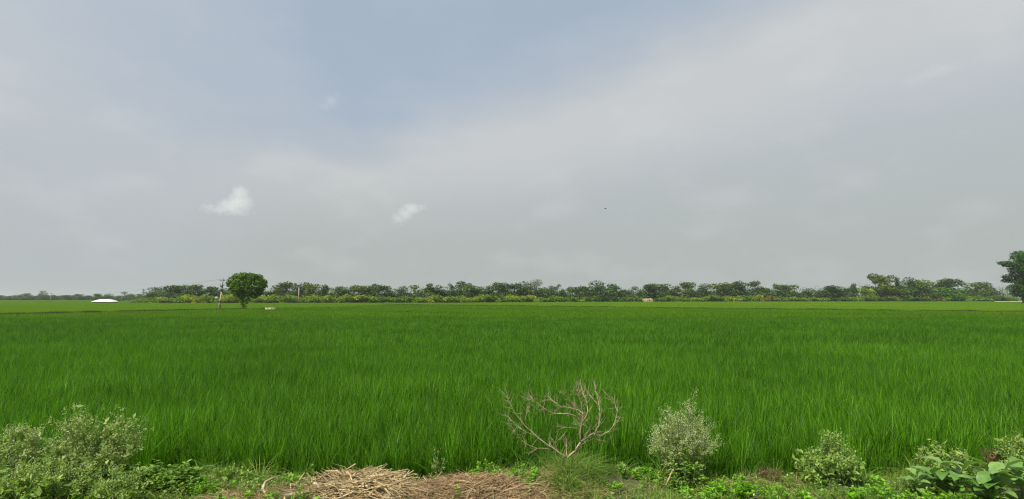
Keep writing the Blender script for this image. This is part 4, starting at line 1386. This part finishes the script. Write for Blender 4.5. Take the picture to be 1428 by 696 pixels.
# ------------------------------------------------------------------ haze
HZ = 3050.0
bm = bmesh.new(); bmesh.ops.create_cube(bm, size=1.0)
zt, zb = 27.0, FIELD_Z - 1.2
for v in bm.verts:
    v.co = Vector((v.co.x * 2 * HZ, v.co.y * 2 * HZ, (zt + zb) / 2 + v.co.z * (zt - zb)))
me = bpy.data.meshes.new('haze'); bm.to_mesh(me); bm.free()
m, nt = new_mat('haze_air')
v = N(nt, 'ShaderNodeVolumePrincipled'); v.inputs['Density'].default_value = .00016
v.inputs['Color'].default_value = (.93, .96, .98, 1); v.inputs['Anisotropy'].default_value = .3
out = N(nt, 'ShaderNodeOutputMaterial'); nt.links.new(v.outputs[0], out.inputs['Volume'])
me.materials.append(m)
o = obj('haze', me); tag(o, 'thin summer haze over the whole plain', kind='stuff')

# ------------------------------------------------------------------ light and sky
SUN_EL, SUN_AZ = math.radians(54), math.radians(-132)   # azimuth from +Y, clockwise positive: behind and to the left
sd = Vector((math.sin(SUN_AZ) * math.cos(SUN_EL), math.cos(SUN_AZ) * math.cos(SUN_EL), math.sin(SUN_EL)))
L = bpy.data.lights.new('sun', 'SUN'); L.energy = 5.0; L.angle = math.radians(.6); L.color = (1.0, .95, .86)
lo = bpy.data.objects.new('sun', L); lo.rotation_euler = sd.to_track_quat('Z', 'Y').to_euler(); link(lo)

w = bpy.data.worlds.new('World'); sc.world = w; w.use_nodes = True
nt = w.node_tree; nt.nodes.clear()
sky = N(nt, 'ShaderNodeTexSky', sky_type='NISHITA'); sky.sun_disc = False
sky.sun_elevation = SUN_EL; sky.sun_rotation = SUN_AZ; sky.air_density = 1.0; sky.dust_density = 2.5; sky.ozone_density = 1.5
geo = N(nt, 'ShaderNodeTexCoord').outputs['Generated']


def vdot(vec):
    n = N(nt, 'ShaderNodeVectorMath', operation='DOT_PRODUCT'); nt.links.new(warp, n.inputs[0]); n.inputs[1].default_value = vec
    return n.outputs['Value']


def mrange(v, a, b, c=0.0, d=1.0, smooth=True):
    n = N(nt, 'ShaderNodeMapRange'); n.interpolation_type = 'SMOOTHSTEP' if smooth else 'LINEAR'
    for i_, q in zip((1, 2, 3, 4), (a, b, c, d)): n.inputs[i_].default_value = q
    nt.links.new(v, n.inputs[0]); return n.outputs[0]


def mth(op, a, b):
    n = N(nt, 'ShaderNodeMath', operation=op)
    for i_, q in enumerate((a, b)):
        if hasattr(q, 'is_linked'): nt.links.new(q, n.inputs[i_])
        else: n.inputs[i_].default_value = q
    return n.outputs[0]


def wnoise(scale, detail, stretch=(1, 1, 1), rot=(0, 0, 0)):
    mp = N(nt, 'ShaderNodeMapping'); mp.inputs['Scale'].default_value = stretch; mp.inputs['Rotation'].default_value = rot
    nt.links.new(geo, mp.inputs['Vector'])
    n = N(nt, 'ShaderNodeTexNoise'); n.inputs['Scale'].default_value = scale; n.inputs['Detail'].default_value = detail; n.inputs['Roughness'].default_value = .5
    nt.links.new(mp.outputs[0], n.inputs['Vector']); return n


nw = wnoise(2.2, 3)
sub = N(nt, 'ShaderNodeVectorMath', operation='SUBTRACT'); nt.links.new(nw.outputs['Color'], sub.inputs[0]); sub.inputs[1].default_value = (.5, .5, .5)
scl = N(nt, 'ShaderNodeVectorMath', operation='SCALE'); nt.links.new(sub.outputs[0], scl.inputs[0]); scl.inputs['Scale'].default_value = .22
adv = N(nt, 'ShaderNodeVectorMath', operation='ADD'); nt.links.new(geo, adv.inputs[0]); nt.links.new(scl.outputs[0], adv.inputs[1])
warp = adv.outputs[0]


def unit(px, py):
    d = Vector(ray(px, py)); d.normalize(); return d


# a long veil of high cloud along a great circle
nrm = unit(640, 235).cross(unit(1230, 25)); nrm.normalize()
s_ = vdot(tuple(nrm))
veil = mth('MULTIPLY', mrange(s_, -.19, .0), mrange(s_, .20, .0))
below = mrange(s_, .13, -.10) if nrm.dot(unit(200, 50)) > 0 else mrange(s_, -.13, .10)
# clear blue patch high up
bl = vdot(tuple(unit(560, 40)))
blue = mrange(bl, .78, 1.0)
streak = wnoise(3.2, 5, (1.0, 1.0, 3.5), (0, .35, 0)).outputs[0]
streak2 = wnoise(7.0, 4, (1.0, 1.0, 2.0), (0, .5, .3)).outputs[0]
sep = N(nt, 'ShaderNodeSeparateXYZ'); nt.links.new(geo, sep.inputs[0])
low = mrange(sep.outputs[2], .42, .02)
cover = mth('ADD', mth('MULTIPLY', low, .55), mth('MULTIPLY', veil, .40))
cover = mth('ADD', cover, mth('MULTIPLY', below, .42))
cover = mth('ADD', cover, mth('MULTIPLY', mth('SUBTRACT', streak, .5), .7))
left = mrange(vdot(tuple(unit(-60, 60))), .86, 1.0)
cover = mth('ADD', mth('ADD', cover, .50), mth('MULTIPLY', left, .45))
cover = mth('SUBTRACT', cover, mth('MULTIPLY', blue, .27))
cn = N(nt, 'ShaderNodeClamp'); nt.links.new(cover, cn.inputs[0]); cn.inputs[1].default_value = .3; cn.inputs[2].default_value = .98
# cloud colour: brighter along the veil, greyer low down
cc = mixc(nt, low, (4.9, 5.35, 5.8), (4.3, 4.65, 4.5))
cc = mixc(nt, mth('MULTIPLY', left, .5), cc, (5.1, 5.5, 6.1))
cc = mixc(nt, mth('MULTIPLY', mth('MULTIPLY', veil, mrange(sep.outputs[2], .08, .30)), .85), cc, (5.75, 5.9, 5.95))
cc = mixc(nt, mth('MULTIPLY', mrange(streak2, .48, .72), .16), cc, (7.2, 7.2, 7.2))
skyc = mixc(nt, 1.0, sky.outputs[0], (1.0, 1.0, 1.0), 'MULTIPLY')
final = mixc(nt, cn.outputs[0], mixc(nt, .78, skyc, (3.75, 4.75, 6.0)), cc)
bg = N(nt, 'ShaderNodeBackground'); bg.inputs['Strength'].default_value = .1035
nt.links.new(final, bg.inputs['Color'])
wo = N(nt, 'ShaderNodeOutputWorld'); nt.links.new(bg.outputs[0], wo.inputs['Surface'])

# ------------------------------------------------------------------ camera
cam = bpy.data.cameras.new('camera'); cam.sensor_width = 36; cam.lens = 36 * F / W; cam.clip_end = 12000; cam.clip_start = .05
co = bpy.data.objects.new('camera', cam); co.location = (0, 0, CAM_Z); co.rotation_euler = (math.radians(90) + PITCH, 0, 0); link(co)
sc.camera = co

sc.view_settings.view_transform = 'Standard'; sc.view_settings.look = 'None'; sc.view_settings.exposure = 0; sc.view_settings.gamma = 1
sc.render.engine = 'CYCLES'
cy = sc.cycles
cy.use_denoising = True; cy.denoising_prefilter = 'NONE'; cy.filter_width = 1.2
cy.max_bounces = 6; cy.diffuse_bounces = 3; cy.glossy_bounces = 2; cy.transmission_bounces = 3; cy.transparent_max_bounces = 8; cy.volume_bounces = 2
cy.volume_step_rate = 1.0
